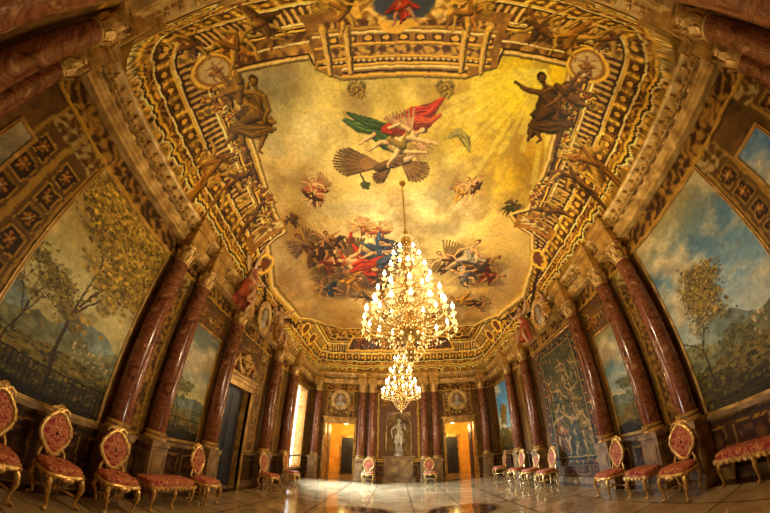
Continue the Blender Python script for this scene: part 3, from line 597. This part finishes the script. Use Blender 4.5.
# ------------------------------------------------------------------ DOORS / WINDOWS
def door_frame_mesh(w,h,t=.16,d=.10):
    mb=MB();mb.box(-w/2-t,-w/2,-d,.25,0,h);mb.box(w/2,w/2+t,-d,.25,0,h);mb.box(-w/2-t,w/2+t,-d,.25,h,h+t)
    mb.box(-w/2-t-.05,w/2+t+.05,-d-.08,0,h+t+.12,h+t+.2);mb.box(-w/2-t,w/2+t,-d-.02,0,h+t,h+t+.12)
    mb.box(-w/2-.04,-w/2,-d-.03,0,0,h);mb.box(w/2,w/2+.04,-d-.03,0,0,h)
    return mb
o=door_frame_mesh(1.4,2.9).obj('door_1',M_gold,None,False,(XL,7.25,0),.01);o.rotation_euler=(0,0,pi/2);structure(o)
mb=MB();mb.box(-.7,-.01,.17,.22,.01,2.88);mb.box(.01,.7,.17,.22,.01,2.88)
for a in(-.62,.09):
    for zz in((.2,.9),(1.05,2.0),(2.12,2.75)): mb.box(a,a+.53,.15,.175,zz[0],zz[1])
mb.obj('door_leaf',M_dark,o,False,None,.008)
for i,(x,nm) in enumerate([(-2.8,'door_2'),(3.05,'door_3')]):
    o=structure(door_frame_mesh(1.4,2.8,.13,.06).obj(nm,M_gold,None,False,(x,YF,0),.008))
    mb=MB();s=1 if i else -1
    mb.box(-.02,.02,0,.68,0,2.78)
    for zz in((.2,.9),(1.05,2.0),(2.12,2.65)): mb.box(-.035,.035,.08,.6,zz[0],zz[1])
    mb.obj('door_leaf',M_dark if i else M_stone,o,False,(s*.66,.26,0),.006)
for i,x in enumerate((-2.8,3.05)):
    mb=MB();a,b=x-1.6,x+1.6
    mb.v=[(a,YF+.3,0),(b,YF+.3,0),(b,17.6,0),(a,17.6,0),(a,YF+.3,3.6),(b,YF+.3,3.6),(b,17.6,3.6),(a,17.6,3.6)];mb.f=[(4,5,6,7),(2,3,7,6),(0,3,7,4),(1,2,6,5)]
    structure(mb.obj('wall_adjoining',M_yellow,None,False))
    dx=x-.1 if i==0 else x+.15
    mb=MB();mb.box(dx-.48,dx-.38,17.45,17.6,0,2.2);mb.box(dx+.38,dx+.48,17.45,17.6,0,2.2);mb.box(dx-.55,dx+.55,17.42,17.6,2.2,2.38)
    w=structure(mb.obj('door_%d'%(i+4),M_gold,None,False,None,.01))
    mb=MB();mb.box(dx-.38,dx+.38,17.52,17.56,0,2.2);mb.box(dx-.32,dx-.04,17.49,17.53,.25,2.05);mb.box(dx+.04,dx+.32,17.49,17.53,.25,2.05);mb.obj('door_leaf',M_dark,w,False,None,.006)
mb=MB();mb.box(-.03,.1,12.0,12.08,.5,4.3);mb.box(-.03,.1,13.52,13.6,.5,4.3);mb.box(-.03,.1,12.0,13.6,4.25,4.38);mb.box(-.03,.14,11.95,13.65,.42,.52)
mb.box(-.35,0,12.0,12.06,.5,4.3);mb.box(-.35,0,13.54,13.6,.5,4.3);mb.box(-.35,0,12.0,13.6,4.25,4.3);mb.box(-.35,0,12.0,13.6,.5,.54)
for k in(12.75,12.85): mb.box(-.3,-.26,k-.02,k+.02,.5,4.3)
for k in(1.5,2.5,3.4): mb.box(-.3,-.26,12.05,13.55,k-.02,k+.02)
win=structure(mb.obj('window_1',M_gilt,None,False,(XL,0,0)))
mb=MB();mb.box(-.33,-.32,12.0,13.6,.5,4.3);mb.obj('window_pane',M_daylight,win,False)
for hinge,ang in((12.05,-1.15),(13.5,.55)):
    mb=MB();Mx=Matrix.Translation((.04,hinge,0))@Matrix.Rotation(ang,4,'Z');mb.box(-.02,.02,0,.62,.55,4.2,Mx) if ang>0 else mb.box(0,.62,-.02,.02,.55,4.2,Mx)
    for zz in((.7,1.7),(1.85,2.9),(3.05,4.05)):
        mb.box(-.035,.035,.08,.54,zz[0],zz[1],Mx) if ang>0 else mb.box(.08,.54,-.035,.035,zz[0],zz[1],Mx)
    mb.obj('shutter',M_yellow,win,False)
# overdoor ornament
ov=thing('overdoor_ornament','gilded carved scrolls and shell above the dark door','ornament',(XL+.02,7.25,3.235))
mb=MB();mb.box(0,.05,-.8,.8,.025,.09);mb.box(0,.05,-.12,.12,.05,.3)
for s in(-1,1):
    mb.tube([(.08,s*(.15+.55*t+.1*math.sin(6*t)),.1+.5*math.sin(t*pi*.9)) for t in np.linspace(0,1,14)],[.055-.002*i for i in range(14)],8)
    mb.tube([(.09,s*.62+s*.11*math.cos(t)*(1-t/9),.23+.11*math.sin(t)*(1-t/9)) for t in np.linspace(0,7,20)],.03,7)
    for k in range(5): mb.ell((.1,s*(.2+.13*k),.55-.06*k),(.06,.07,.06),8)
for k in range(7): a=pi*(k+.5)/7;mb.tube([(.05,0,.35),(.12,.3*math.cos(a),.35+.35*math.sin(a))],[.02,.06],7)
mb.ell((.12,0,.37),(.08,.13,.13));mb.obj('carved_scrolls',M_gold,ov)
def medallion(x,y,zc,rz,rx,rzz,label):
    root=thing('oval_medallion',label,'medallion',(x,y,zc),rz)
    mb=MB();mb.tube([(.06,rx*math.cos(t),rzz*math.sin(t)) for t in np.linspace(0,2*pi,40,endpoint=False)],.05,8,True)
    mb.tube([(.07,rx*.84*math.cos(t),rzz*.84*math.sin(t)) for t in np.linspace(0,2*pi,40,endpoint=False)],.025,8,True)
    for k in range(28): t=2*pi*k/28;mb.ell((.07,rx*1.16*math.cos(t),rzz*1.16*math.sin(t)),(.045,.045,.045),7)
    mb.obj('gilded_frame',M_gold2,root)
    mb=MB();mb.prism([(rx*.85*math.cos(t),rzz*.85*math.sin(t)) for t in np.linspace(0,2*pi,32,endpoint=False)],0,.04,Matrix(((0,0,1,0),(1,0,0,0),(0,1,0,0),(0,0,0,1))));mb.obj('backing',M_stone,root,False)
    mb=MB();mb.ell((.06,0,rzz*.2),(.07,rx*.28,rzz*.3),12);mb.ell((.05,0,rzz*.35),(.06,rx*.32,rzz*.3),12);mb.ell((.07,rx*.02,rzz*.15),(.1,rx*.06,rzz*.1),8);mb.ell((.04,0,-rzz*.45),(.07,rx*.55,rzz*.3),12);mb.ell((.05,0,-rzz*.12),(.05,rx*.14,rzz*.2),8)
    mb.obj('portrait_relief',M_white,root)
medallion(-2.85,YF-.02,4.02,-pi/2,.42,.44,'round gilded medallion with bust relief above the doorway')
medallion(3.06,YF-.02,3.98,-pi/2,.42,.44,'round gilded medallion with bust relief above the doorway')
medallion(XL+.44,7.0,5.10,0,.36,.44,'oval gilded portrait medallion in front of the cornice')
medallion(XR-.44,7.15,5.16,pi,.40,.42,'round gilded portrait medallion in front of the cornice')
# ------------------------------------------------------------------ FIGURES
def skin(name,pts,edges,rad,m,parent,sub=2):
    me=bpy.data.meshes.new(name);me.from_pydata(pts,edges,[]);me.materials.append(m);o=bpy.data.objects.new(name,me);sc.collection.objects.link(o);o.parent=parent
    o.modifiers.new('skin','SKIN').use_smooth_shade=True
    if not me.skin_vertices: me.skin_vertices.new()
    d=me.skin_vertices[0].data
    for i,r in enumerate(rad):
        d[i].radius=r if hasattr(r,'__len__') else (r,r);d[i].use_root=(i==0)
    s=o.modifiers.new('sub','SUBSURF');s.levels=1;s.render_levels=sub
    return o
def body(root,m,m_hair,arms,legs,lean=(0,0)):
    lx,ly=lean
    P=[(0,0,.95),(.02+lx*.3,ly*.3,1.1),(.02+lx*.7,ly*.7,1.3),(lx,ly,1.44),(lx*1.1,ly*1.1,1.52),(lx*1.2+.01,ly*1.2,1.62),(lx*1.2+.01,ly*1.2,1.73)]
    R=[(.13,.16),(.115,.135),(.125,.17),(.09,.13),(.055,.055),(.085,.078),(.06,.06)];E=[(0,1),(1,2),(2,3),(3,4),(4,5),(5,6)]
    for s in(-1,1):
        sh=(lx,ly+s*.18,1.42);el,ha=arms[0 if s<0 else 1]
        i=len(P);P+=[sh,el,ha];R+=[.06,.043,.03];E+=[(3,i),(i,i+1),(i+1,i+2)]
        h=Vector(ha);dr=(h-Vector(el)).normalized();ds=dr.orthogonal().normalized()
        palm=h+dr*.07;j=len(P);P.append(tuple(palm));R.append((.034,.02));E.append((i+2,j))
        for k in range(4):
            b=palm+dr*.02+ds*(-.024+.016*k);q=b+dr*(.05+.012*(k in(1,2)))+Vector((0,0,-.012));n=len(P);P+=[tuple(b),tuple(q)];R+=[.009,.008];E+=[(j,n),(n,n+1)]
        b=h+dr*.03+ds*.035;q=b+dr*.03+ds*.02;n=len(P);P+=[tuple(b),tuple(q)];R+=[.011,.009];E+=[(j,n),(n,n+1)]
        kn,ft=legs[0 if s<0 else 1];hp=(0,s*.09,.9);i=len(P);P+=[hp,kn,ft,(ft[0]+.13,ft[1],ft[2]-.03)];R+=[.1,.065,.04,(.035,.028)];E+=[(0,i),(i,i+1),(i+1,i+2),(i+2,i+3)]
    skin('body',P,E,R,m,root)
    hx,hy=lx*1.2,ly*1.2
    def e(nm,c,r,seg=8): mb=MB();mb.ell(c,r,seg);mb.obj(nm,m,root)
    e('nose',(hx+.095,hy,1.645),(.018,.013,.026));e('mouth',(hx+.085,hy,1.605),(.012,.025,.008))
    for s in(-1,1): e('eye',(hx+.085,hy+s*.032,1.67),(.012,.014,.009));e('ear',(hx,hy+s*.085,1.65),(.02,.012,.032))
    mb=MB();mb.ell((hx-.02,hy,1.71),(.1,.095,.095),14)
    for k in range(14): a=2*pi*k/14;mb.ell((hx-.03+.085*math.cos(a)*.8,hy+.09*math.sin(a),1.70+.03*math.cos(a*3)),(.03,.03,.03),7)
    mb.obj('hair',m_hair,root)
def drape_mesh(root,m,seed,z0=.25,z1=1.05,r0=.22,r1=.15,name='drapery'):
    n=36;lv=12;vs=[];fs=[]
    for i in range(lv):
        t=i/(lv-1);zz=z0+(z1-z0)*t;rr=r0+(r1-r0)*t
        for k in range(n):
            a=2*pi*k/n;q=rr*(1+.14*(1-t)*math.sin(a*7+t*2+seed)+.05*math.sin(a*13));vs.append((q*math.cos(a)*.85,q*math.sin(a)*1.1,zz))
    for i in range(lv-1):
        for k in range(n): k2=(k+1)%n;fs.append((i*n+k,i*n+k2,(i+1)*n+k2,(i+1)*n+k))
    mb=MB();mb.add(vs,fs);mb.tube([(.1,-.17,1.42),(.15,-.02,1.25),(.12,.15,1.1),(-.05,.2,1.0),(-.15,.0,1.0)],[.04,.055,.06,.06,.05],8);mb.obj(name,m,root)
mb=MB();n=14
P=[(.55*math.cos(t),.45*math.sin(t)) for t in np.linspace(0,pi,n)]
zs=[1.275,2.8]+[2.8+.6*math.sin(q) for q in np.linspace(.2,pi/2,6)];sc_=[1,1]+[max(math.cos(q),.02) for q in np.linspace(.2,pi/2,6)]
for zz,s in zip(zs,sc_): mb.v+=[(.075+a*s,YF+b*s,zz) for a,b in P]
for i in range(len(zs)-1):
    for k in range(n-1): mb.f.append((i*n+k,i*n+k+1,(i+1)*n+k+1,(i+1)*n+k))
mb.f.append(tuple(range(n)))
structure(mb.obj('wall_niche',M_stone))
mb=MB();arc=[(.6*math.cos(t),2.8+.6*math.sin(t)) for t in np.linspace(0,pi,20)]
mb.tube([(.075+.6,YF-.03,1.25)]+[(.075+a,YF-.03,b) for a,b in arc]+[(.075-.6,YF-.03,1.25)],.055,8)
for s in(1,-1):
    pts=[(.075+s*.6,YF-.01,3.47)]+[(.075+s*.56*math.cos(t),YF-.01,2.8+.56*math.sin(t)) for t in np.linspace(0,pi/2,10)]+[(.075,YF-.01,3.47)]
    mb.add(pts,[tuple(range(len(pts)))])
mb.box(-.7,.85,YF-.12,YF,1.18,1.275);mb.box(-.6,.75,YF-.07,YF,.25,1.18);mb.box(-.7,.85,YF-.14,YF,0,.25)
structure(mb.obj('trim_5',M_stone))
st=thing('marble_statue','white marble classical statue with drapery standing in the niche','statue',(.075,YF+.12,1.275),-pi/2)
mb=MB();mb.lathe([(.24,0),(.24,.05),(.2,.07),(.2,.1)],20);mb.box(-.25,-.12,-.14,.12,.1,.7);mb.obj('plinth',M_white,st)
body(st,M_white,M_white,[((.1,-.36,1.2),(.22,-.3,.98)),((.05,.33,1.22),(.2,.28,1.42))],[((.07,-.1,.55),(.0,-.12,.16)),((.1,.1,.56),(.05,.14,.16))],(0,.02))
drape_mesh(st,M_white,2,.6,1.05,.2,.16)
st.scale=(1.05,1.05,1.05)
def angel(loc,rz,seed,cloth,lab,sc0=.72,roll=0):
    root=thing('stucco_angel',lab,'angel figure',loc,rz,'winged figures on the cornice');root.scale=(sc0,)*3;root.rotation_euler=(roll,0,rz)
    s=1 if seed%2 else -1
    body(root,M_skin,M_hair,[((.15,-.38,1.45+.12*s),(.2,-.5,1.65+.1*s)),((.15,.38,1.45-.12*s),(.25,.5,1.6-.15*s))],[((.3,-.14,.75),(.2,-.2,.35)),((.28,.16,.7),(.12,.22,.28))],(.05,.06*s))
    drape_mesh(root,cloth,seed,.4,1.05,.27,.16)
    mb=MB()
    for q in(-1,1):
        for k in range(9):
            a=.5+k*.15;L=.6-.04*k;mb.tube([(-.1,q*.08,1.4),(-.14,q*(.08+L*.5*math.cos(a-.2)),1.4+L*.6*math.sin(a-.2)),(-.12,q*(.08+.85*L*math.cos(a-.3)),1.4+L*math.sin(a-.3))],[.03,.05,.02],6)
    mb.obj('wings',M_gold2,root)
angel((XL+.62,5.35,4.35),.3,1,M_redcloth,'winged stucco angel in red drapery beside oval medallion',1.0,-.15)
angel((XL+.62,8.1,4.35),-.3,2,M_gold,'gilded winged stucco angel seated on the cornice',.95,.15)
angel((XR-.62,6.4,4.45),pi-.3,3,M_gold,'gilded winged stucco angel beside round medallion',.65,.15)
angel((XR-.62,8.3,4.35),pi+.3,4,M_redcloth,'winged stucco angel in red drapery on the cornice',.95,-.15)
# ------------------------------------------------------------------ CHAIRS
def cab_leg(mb,x,y,dx,dy,h=.42):
    mb.tube([(x,y,h),(x+dx*.035,y+dy*.035,h*.85),(x+dx*.045,y+dy*.045,h*.65),(x+dx*.01,y+dy*.01,h*.35),(x-dx*.005,y-dy*.005,h*.14),(x+dx*.03,y+dy*.03,.035),(x+dx*.05,y+dy*.05,.02)],[.034,.04,.034,.022,.018,.024,.018],8)
ch=thing('baroque_chair','gilt carved chair with red patterned damask and oval back','chair',(-3.93,2.35,0),0.05,'gilt red damask chairs along the walls')
mb=MB()
sq=[]
for t in np.linspace(0,2*pi,28,endpoint=False):
    a,b=math.cos(t),math.sin(t);p=.55;sq.append((.255*math.copysign(abs(a)**p,a),(.27+.02*a)*math.copysign(abs(b)**p,b)))
for zz,s in[(.44,.97),(.47,1.0),(.5,.99),(.525,.9),(.535,.6),(.538,.1)]: mb.v+=[(a*s,b*s,zz) for a,b in sq]
for i in range(5):
    for k in range(28): mb.f.append((i*28+k,i*28+(k+1)%28,(i+1)*28+(k+1)%28,(i+1)*28+k))
mb.f.append(tuple(range(28))[::-1]);mb.obj('seat',M_damask,ch)
mb=MB();mb.tube([(a*1.03,b*1.03,.43) for a,b in sq],.032,8,True)
for k in range(0,28,2): mb.ell((sq[k][0]*1.08,sq[k][1]*1.08,.415),(.022,.022,.03),6)
mb.ell((.28,0,.40),(.03,.09,.045),10);mb.obj('seat_frame',M_gilt,ch)
tilt=Matrix.Translation((-.23,0,.56))@Matrix.Rotation(-.13,4,'Y')
ov_=[]
for t in np.linspace(0,2*pi,32,endpoint=False):
    s=1+.06*math.cos(4*t);ov_.append((.215*math.cos(t)*s*(1+.07*math.sin(t)),.27+.265*math.sin(t)*s))
mb=MB()
for zz,s in[(-.02,1),(.0,1),(.025,.93),(.04,.6),(.043,.1)]: mb.v+=[tuple(tilt@Vector((zz,a*s*.93,.27+(b-.27)*s*.93))) for a,b in ov_]
for i in range(4):
    for k in range(32): mb.f.append((i*32+k,i*32+(k+1)%32,(i+1)*32+(k+1)%32,(i+1)*32+k))
mb.f.append(tuple(range(32))[::-1]);mb.obj('backrest',M_damask,ch)
mb=MB();mb.tube([(.01,a,b) for a,b in ov_],.034,8,True,tilt)
for k in range(0,32,2): mb.ell((.02,ov_[k][0]*1.08,.27+(ov_[k][1]-.27)*1.08),(.024,.026,.026),6,tilt)
for s in(-1,1): mb.tube([(0,s*.2,-.1),(0,s*.19,0),(0,s*.15,.08)],[.025,.022,.02],7,False,tilt)
mb.obj('back_frame',M_gilt,ch)
mb=MB();mb.ell((0,0,.57),(.03,.07,.05),10,tilt)
for s in(-1,1): mb.tube([(0,s*.03,.56),(0,s*.09,.60),(0,s*.15,.57),(0,s*.17,.52)],[.03,.024,.02,.014],7,False,tilt)
for k in range(5): a=pi*(k+.5)/5;mb.ell((0,.05*math.cos(a),.59+.035*math.sin(a)),(.02,.02,.03),6,tilt)
mb.obj('crest',M_gilt,ch)
for x,y in((.2,.2),(.2,-.2),(-.2,.18),(-.2,-.18)):
    mb=MB();cab_leg(mb,x,y,math.copysign(1,x),math.copysign(1,y));mb.obj('leg',M_gilt,ch)
mb=MB()
for s in(-1,1): mb.tube([(s*.19,-.19,.17),(s*.08,-.08,.2),(0,0,.19)],.014,7);mb.tube([(s*.19,.19,.17),(s*.08,.08,.2),(0,0,.19)],.014,7)
mb.ell((0,0,.21),(.035,.035,.04),10);mb.obj('stretcher',M_gilt,ch)
for x,y,rz in[(-3.93,1.5,.0),(-3.76,3.2,-.2),(-3.76,5.4,.05),(-3.8,8.7,-.1),(-3.8,10.6,0)]: clone(ch,(x,y,0),rz)
for x,y,rz in[(4.25,3.62,pi+.1),(4.22,5.35,pi-.1),(4.35,8.4,pi),(4.35,9.5,pi),(4.35,10.7,pi+.1),(4.35,12.6,pi-.1)]: clone(ch,(x,y,0),rz)
for x in(-1.28,1.45): clone(ch,(x,13.45,0),-pi/2)
def bench(label,loc,rz,L,name='gilt_bench',cat='bench'):
    b=thing(name,label,cat,loc,rz);h=L/2
    mb=MB();n=24
    for zz,s in((.42,.98),(.46,1.0),(.5,.97),(.52,.85)):
        mb.v+=[(.22*s*math.copysign(abs(math.cos(t))**.3,math.cos(t)),(h-.0)*(1-(1-s)*.4)*math.copysign(abs(math.sin(t))**.3,math.sin(t)),zz) for t in np.linspace(.05,2*pi+.05,n,endpoint=False)]
    for i in range(3):
        for k in range(n): mb.f.append((i*n+k,i*n+(k+1)%n,(i+1)*n+(k+1)%n,(i+1)*n+k))
    mb.f+=[tuple(range(n))[::-1],tuple(range(3*n,4*n))];mb.obj('seat',M_damask,b)
    mb=MB();mb.box(-.22,.22,-h,h,.37,.43)
    for k in np.arange(-h+.05,h,.1): mb.ell((.23,k,.38),(.02,.04,.03),6);mb.ell((-.23,k,.38),(.02,.04,.03),6)
    mb.obj('seat_frame',M_gilt,b)
    ny=2 if L<.9 else (3 if L<1.5 else 4)
    for y in np.linspace(-h+.08,h-.08,ny):
        for s in(-1,1): mb=MB();cab_leg(mb,s*.17,y,s,0,.4);mb.obj('leg',M_gilt,b)
bench('long gilt bench with red damask seat beside the marble columns',(-3.78,4.3,0),0,1.15)
bench('long gilt bench with red damask seat below landscape mural',(4.72,2.2,0),0,1.9)
bench('small square gilt stool with red damask seat between chairs',(4.3,4.5,0),0,.6,'gilt_stool','stool')
# ------------------------------------------------------------------ CHANDELIER
cx,cy=.2,3.81
cr=thing('crystal_chandelier','tiered crystal chandelier with lit candle bulbs hanging from ceiling','chandelier',(cx,cy,0),0,'hall chandeliers')
mb=MB();mb.tube([(0,0,5.5),(0,0,7.12)],.014,8)
for k in range(20): mb.ell((0,0,5.55+k*.08),(.022,.022,.03),6)
mb.obj('chain',M_brass,cr)
mb=MB();mb.lathe([(.08,7.14),(.07,7.10),(.04,7.05),(.02,7.0)],16);mb.obj('ceiling_rose',M_gold,cr)
mb=MB();mb.lathe([(.02,5.5),(.05,5.45),(.03,5.35),(.07,5.28),(.10,5.18),(.04,5.05),(.03,4.85),(.09,4.72),(.12,4.6),(.05,4.45),(.04,4.25),(.11,4.12),(.14,4.0),(.06,3.85),(.05,3.65),(.15,3.5),(.2,3.35),(.14,3.2),(.06,3.12),(.1,3.02),(.07,2.92),(.02,2.84),(.0,2.76)],20);mb.obj('central_shaft',M_brass,cr)
mb=MB()
def drop(x,y,z,s): mb.lathe([(0.001,z-2.2*s),(.55*s,z-.8*s),(.6*s,z-.4*s),(.001,z)],5,Matrix.Translation((x,y,0)),False)
tiers=[(3.42,.70,16),(3.78,.56,12),(4.25,.40,8),(4.72,.24,6)]
for zt,R,n in tiers:
    for k in range(n):
        a=2*pi*k/n;ca,sa=math.cos(a),math.sin(a)
        for j in range(0,5,2): rr=R*(.35+.16*j);drop(rr*ca,rr*sa,zt-.05-.03*math.sin(j*1.3),.026)
        for q in range(2): a2=a+2*pi*(q-.5)*.3/n;drop((R+.02)*math.cos(a2),(R+.02)*math.sin(a2),zt-.06,.030)
        a3=2*pi*(k+1)/n
        for t in np.linspace(0,1,6):
            aa=a+(a3-a)*t;mb.ell((R*math.cos(aa),R*math.sin(aa),zt-.02-.09*math.sin(pi*t)),(.011,.011,.011),5)
        for t in np.linspace(0,1,8): rr=.07+(R-.07)*t;mb.ell((rr*ca,rr*sa,zt+.32*(1-t)**2+.03),(.009,.009,.009),5)
for k in range(12):
    a=2*pi*k/12
    for t in np.linspace(0,1,9): rr=.2*math.sin(pi*t)+.04;mb.ell((rr*math.cos(a),rr*math.sin(a),5.35-.6*t),(.012,.012,.013),5)
    for t in np.linspace(0,1,8): rr=.32*(1-t)**.7+.03;mb.ell((rr*math.cos(a),rr*math.sin(a),3.25-.42*t),(.014,.014,.016),5)
drop(0,0,2.84,.05)
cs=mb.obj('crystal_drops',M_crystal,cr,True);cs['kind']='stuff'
for zt,R,n in tiers:
    mb=MB();mb.tube([(.05,0,zt+.05),(R*.3,0,zt-.1),(R*.65,0,zt-.12),(R*.93,0,zt-.02),(R,0,zt+.05)],[.014,.013,.012,.011,.011],7);mb.tube([(R*.3,0,zt-.1),(R*.35,0,zt+.04),(R*.5,0,zt+.06)],.007,6);a0=mb.obj('arm',M_brass,cr)
    mb=MB();mb.lathe([(.012,zt+.04),(.045,zt+.07),(.05,zt+.08),(.018,zt+.085),(.018,zt+.15),(.001,zt+.151)],12,Matrix.Translation((R,0,0)));c0=mb.obj('candle_cup',M_wax,a0)
    mb=MB();mb.lathe([(.001,zt+.15),(.021,zt+.165),(.027,zt+.19),(.016,zt+.225),(.001,zt+.265)],10,Matrix.Translation((R,0,0)));b0=mb.obj('bulb',M_bulb,a0)
    for k in range(1,n):
        o=a0.copy();sc.collection.objects.link(o);o.rotation_euler=(0,0,2*pi*k/n)
        for q in(c0,b0): p=q.copy();sc.collection.objects.link(p);p.parent=o
clone(cr,(.15,10.4,.2),.1,'crystal chandelier with lit bulbs near the statue end')
# ------------------------------------------------------------------ LIGHTS
KP,KS=1.12,1.5
def point(x,y,z,e,c=(1,.78,.46),r=0):
    l=bpy.data.lights.new('fill_light','POINT');l.energy=e*KP;l.color=c;l.shadow_soft_size=r;o=bpy.data.objects.new('fill_light',l);o.location=(x,y,z);sc.collection.objects.link(o)  # unseen point source without any fixture
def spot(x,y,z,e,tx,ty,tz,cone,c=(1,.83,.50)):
    l=bpy.data.lights.new('fill_spot','SPOT');l.energy=e*KS;l.color=c;l.shadow_soft_size=0;l.spot_size=math.radians(cone);l.spot_blend=1;o=bpy.data.objects.new('fill_spot',l);o.location=(x,y,z)  # added spot without a fixture, brightens whatever it is aimed at
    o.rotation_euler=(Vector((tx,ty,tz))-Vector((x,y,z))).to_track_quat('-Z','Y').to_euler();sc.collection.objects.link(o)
for yy,e in((3.6,95),(10.2,95)):
    for a in(-1.7,1.9): point(.2+a,yy,3.3,e)  # added fill on both sides of each chandelier, not its bulbs
point(.2,7.0,2.4,100);point(.2,12.4,2.4,55)  # added fill along the middle of the hall
spot(.2,1.4,.6,360,.4,1.9,7,115);spot(2.2,3.0,.8,290,2.2,3,7,95,(1,.80,.33));spot(-1.4,4.0,.8,210,-1.0,4.2,7,100);spot(1.2,6.2,.6,440,.6,6.8,7,110);spot(.2,10.2,.6,420,.2,10.4,7,115)  # added upward fill that makes the vault brighter than the walls
spot(0,3,1.2,75,-4.5,2.2,3,70,(1,.9,.7));spot(.4,3,1.2,95,5,2.4,3,70,(1,.93,.8))  # added fill aimed at the two large side murals
for x in(-2.8,3.05): point(x,15.9,2.6,130,(1,.68,.22))
def area(loc,rot,sx,sy,e,c,sp):
    l=bpy.data.lights.new('window_light','AREA');l.shape='RECTANGLE';l.size=sx;l.size_y=sy;l.energy=e;l.color=c;l.spread=sp;o=bpy.data.objects.new('window_light',l);o.location=loc;o.rotation_euler=rot;sc.collection.objects.link(o)
area((XL-.15,12.7,2.9),(0,-pi/2+.72,-.35),2.4,1.2,1100,(.55,.76,1),1.3)
wd=bpy.data.worlds.new('world');sc.world=wd;wd.use_nodes=True;wd.node_tree.nodes['Background'].inputs[0].default_value=(.05,.05,.06,1)
# ------------------------------------------------------------------ CAMERA
cam=bpy.data.cameras.new('camera');co=bpy.data.objects.new('camera',cam);sc.collection.objects.link(co);sc.camera=co
co.matrix_world=Matrix.Translation((0,0,1.65))@Matrix.Rotation(math.radians(2.93),4,'Z')@Matrix.Rotation(math.radians(90+39.82),4,'X')@Matrix.Rotation(math.radians(.95),4,'Z')
cam.type='PANO';cam.sensor_width=36;cam.sensor_height=36*513/770;cam.sensor_fit='HORIZONTAL';cam.lens=12.6
fm=270/770*36
for tgt in(cam,getattr(cam,'cycles',None)):
    try:
        tgt.panorama_type='FISHEYE_LENS_POLYNOMIAL';tgt.fisheye_fov=math.radians(250)
        tgt.fisheye_polynomial_k0=0;tgt.fisheye_polynomial_k1=-1/fm;tgt.fisheye_polynomial_k2=0;tgt.fisheye_polynomial_k3=.0416/fm**3;tgt.fisheye_polynomial_k4=0
    except Exception as e: print(e)
